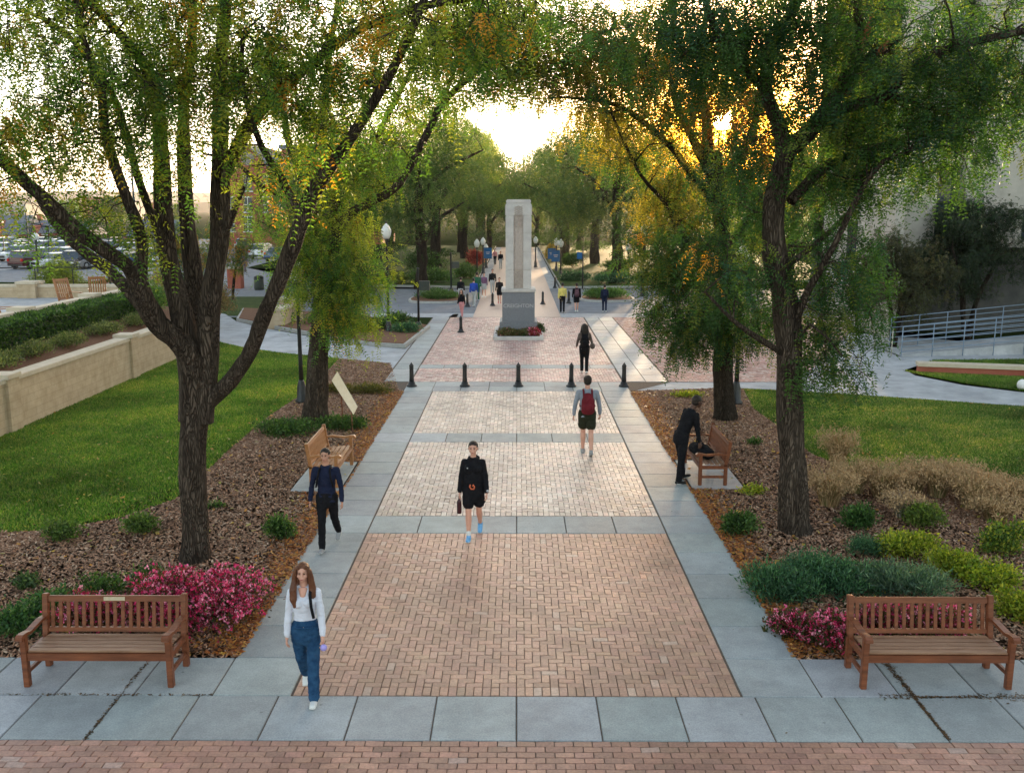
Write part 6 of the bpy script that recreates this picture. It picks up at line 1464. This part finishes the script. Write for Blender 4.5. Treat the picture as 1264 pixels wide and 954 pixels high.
wk=dict(legR=(-12,12),legL=(12,4),armR=(10,10,8),armL=(-8,10,8)); wk2=dict(legR=(14,4),legL=(-10,14),armR=(-8,8,8),armL=(10,10,8))
person('person in a yellow top and black trousers walking away right of the monument',at(694,386),1.62,R(180),wk,c_yel,c_blk,s_blk,hair=hk,**far)
person('person in black with a pale patterned backpack, right of the one in yellow',at(711.5,385),1.58,R(180),wk2,c_blk,c_blk,s_white,hair=hk,shorts=True,extras=backpack(c_lgrey) if 0 else backpack(cloth('maroon pack',(.10,.05,.06))),**far)
person('person in dark clothes with a navy backpack crossing before the right hedge island',at(746,385),1.50,R(180),wk,c_navy,c_navy,s_white,hair=hk,extras=backpack(c_navy),**far)
person('woman in a black top and pink trousers near the lone bollard',at(570,392),1.45,R(-20),wk,c_blk,c_pink,s_white,hair=hbr,female=True,hairlen='long',**far)
person('person in a dark jacket and pale trousers next to the left hedge island',at(569,374),1.55,R(180),wk2,c_blk,c_lgrey,s_grey,hair=hk,**far)
person('person with a bright blue backpack left of the monument',at(585,378),1.62,R(175),wk,c_blue,c_lgrey,s_white,hair=hk,extras=backpack(c_blue),**far)
person('person in green walking beside the one with the bright blue backpack',at(589,371),1.75,R(180),wk2,c_green,c_green,s_white,hair=hk,**far)
person('person in a dark jacket with bare legs, third from the monument on its left',at(597.5,367),1.55,R(10),wk,c_purple,c_lgrey,s_white,hair=hbr,shorts=True,**far)
person('person in a black top and pale grey trousers left of the monument',at(608,363),1.65,R(0),wk2,c_blk,c_lgrey,s_white,hair=hbr,**far)
person('person in black shorts and reddish shoes closest to the left side of the monument',at(616.5,375),1.55,R(0),wk,c_blk,c_blk,mat('red shoe',(.5,.1,.1),None),hair=hbr,shorts=True,**far)
person('distant person in a pink top on the far walk',at(611,327),1.6,R(0),wk,c_pink,c_blk,s_blk,hair=hk,**far)
person('distant person in dark clothes on the far walk',at(618,332),1.65,R(0),wk2,c_blk,c_lgrey,s_blk,hair=hk,**far)
person('person in purple grey clothes walking on the street near the brick pier',at(303,336),1.7,R(160),wk,c_purple,c_purple,s_blk,hair=hk,**far)
# ================================================================== LIGHT, SKY, CAMERA
sd = ray(893,148).normalized()
el = math.asin(sd.z); az = math.atan2(sd.x, sd.y)
w = bpy.data.worlds.new('World'); scene.world = w; w.use_nodes = True
nt = w.node_tree; N = nt.nodes; L = nt.links
bgn = N['Background']; sky = N.new('ShaderNodeTexSky'); sky.sky_type='NISHITA'; sky.sun_disc=False
sky.sun_elevation = el; sky.sun_rotation = az; sky.air_density=1.0; sky.dust_density=1.6; sky.ozone_density=1.0
hs=N.new('ShaderNodeHueSaturation'); hs.inputs['Saturation'].default_value=.62; L.new(sky.outputs[0],hs.inputs['Color']); L.new(hs.outputs[0], bgn.inputs['Color']); bgn.inputs['Strength'].default_value = .15
# the visible disc of the sun, a real light source of the sky
tc = N.new('ShaderNodeTexCoord'); dot = N.new('ShaderNodeVectorMath'); dot.operation='DOT_PRODUCT'; dot.inputs[1].default_value = tuple(sd)
nrm = N.new('ShaderNodeVectorMath'); nrm.operation='NORMALIZE'; L.new(tc.outputs['Generated'], nrm.inputs[0]); L.new(nrm.outputs[0], dot.inputs[0])
def band(c0,c1):
    m_=N.new('ShaderNodeMapRange'); m_.inputs['From Min'].default_value=math.cos(R(c0)); m_.inputs['From Max'].default_value=math.cos(R(c1)); L.new(dot.outputs['Value'],m_.inputs['Value']); return m_
disc = band(.62,.5)
near_ = band(11,2); sm_=N.new('ShaderNodeMapRange'); sm_.inputs['To Min'].default_value=.60; sm_.inputs['To Max'].default_value=1.22; L.new(near_.outputs[0],sm_.inputs['Value']); L.new(sm_.outputs[0],hs.inputs['Saturation']); hh_=N.new('ShaderNodeMapRange'); hh_.inputs['To Min'].default_value=.5; hh_.inputs['To Max'].default_value=.468; L.new(near_.outputs[0],hh_.inputs['Value']); L.new(hh_.outputs[0],hs.inputs['Hue'])
em = N.new('ShaderNodeBackground'); em.inputs['Color'].default_value=(1,.42,.09,1)
mul = N.new('ShaderNodeMath'); mul.operation='MULTIPLY'; mul.inputs[1].default_value=90; L.new(disc.outputs[0],mul.inputs[0])
glow = band(6,0); pw=N.new('ShaderNodeMath'); pw.operation='POWER'; pw.inputs[1].default_value=3; L.new(glow.outputs[0],pw.inputs[0])
ml2=N.new('ShaderNodeMath'); ml2.operation='MULTIPLY'; ml2.inputs[1].default_value=3.5; L.new(pw.outputs[0],ml2.inputs[0])
ad_=N.new('ShaderNodeMath'); L.new(mul.outputs[0],ad_.inputs[0]); L.new(ml2.outputs[0],ad_.inputs[1]); L.new(ad_.outputs[0],em.inputs['Strength'])
add=N.new('ShaderNodeAddShader'); L.new(bgn.outputs[0],add.inputs[0]); L.new(em.outputs[0],add.inputs[1]); L.new(add.outputs[0],N['World Output'].inputs['Surface'])

ld = bpy.data.lights.new('sun','SUN'); ld.energy = 3.0; ld.angle = R(.6); ld.color=(1,.72,.42)
lo_ = bpy.data.objects.new('sun', ld); link(lo_); lo_.rotation_euler = (-sd).to_track_quat('-Z','Y').to_euler()

cam = bpy.data.cameras.new('camera'); cam.sensor_width=36; cam.lens=36*FOC/1264; cam.clip_end=9000; cam.clip_start=.1
co = bpy.data.objects.new('camera', cam); link(co); co.location=(0,0,EYE)
mtx = Matrix((( _r.x,_u.x,-_f.x),(_r.y,_u.y,-_f.y),(_r.z,_u.z,-_f.z)))
co.rotation_euler = mtx.to_euler()
scene.camera = co
vs = scene.view_settings; vs.view_transform='Standard'; vs.look='None'; vs.gamma=1; vs.use_curve_mapping=False; vs.exposure = 2.48
cy = scene.cycles; cy.max_bounces=6; cy.diffuse_bounces=3; cy.glossy_bounces=2; cy.transmission_bounces=3; cy.transparent_max_bounces=4; cy.sample_clamp_indirect=6; cy.caustics_reflective=False; cy.caustics_refractive=False
cy.use_denoising=True

if True:
    bm=bmesh.new(); box(bm,-3400,3400,-60,3800,-6.5,95); hz=obj('haze',bm,bpy.data.materials.new('haze'))
    m=hz.data.materials[0]; m.use_nodes=True; nt=m.node_tree; nt.nodes.remove(nt.nodes['Principled BSDF']); pv=nt.nodes.new('ShaderNodeVolumePrincipled'); pv.inputs['Density'].default_value=.0001; pv.inputs['Color'].default_value=(.9,.88,.9,1); pv.inputs['Anisotropy'].default_value=.7
    nt.links.new(pv.outputs[0],nt.nodes['Material Output'].inputs['Volume']); tag(hz,'thin evening haze over the whole view','haze',kind='stuff')
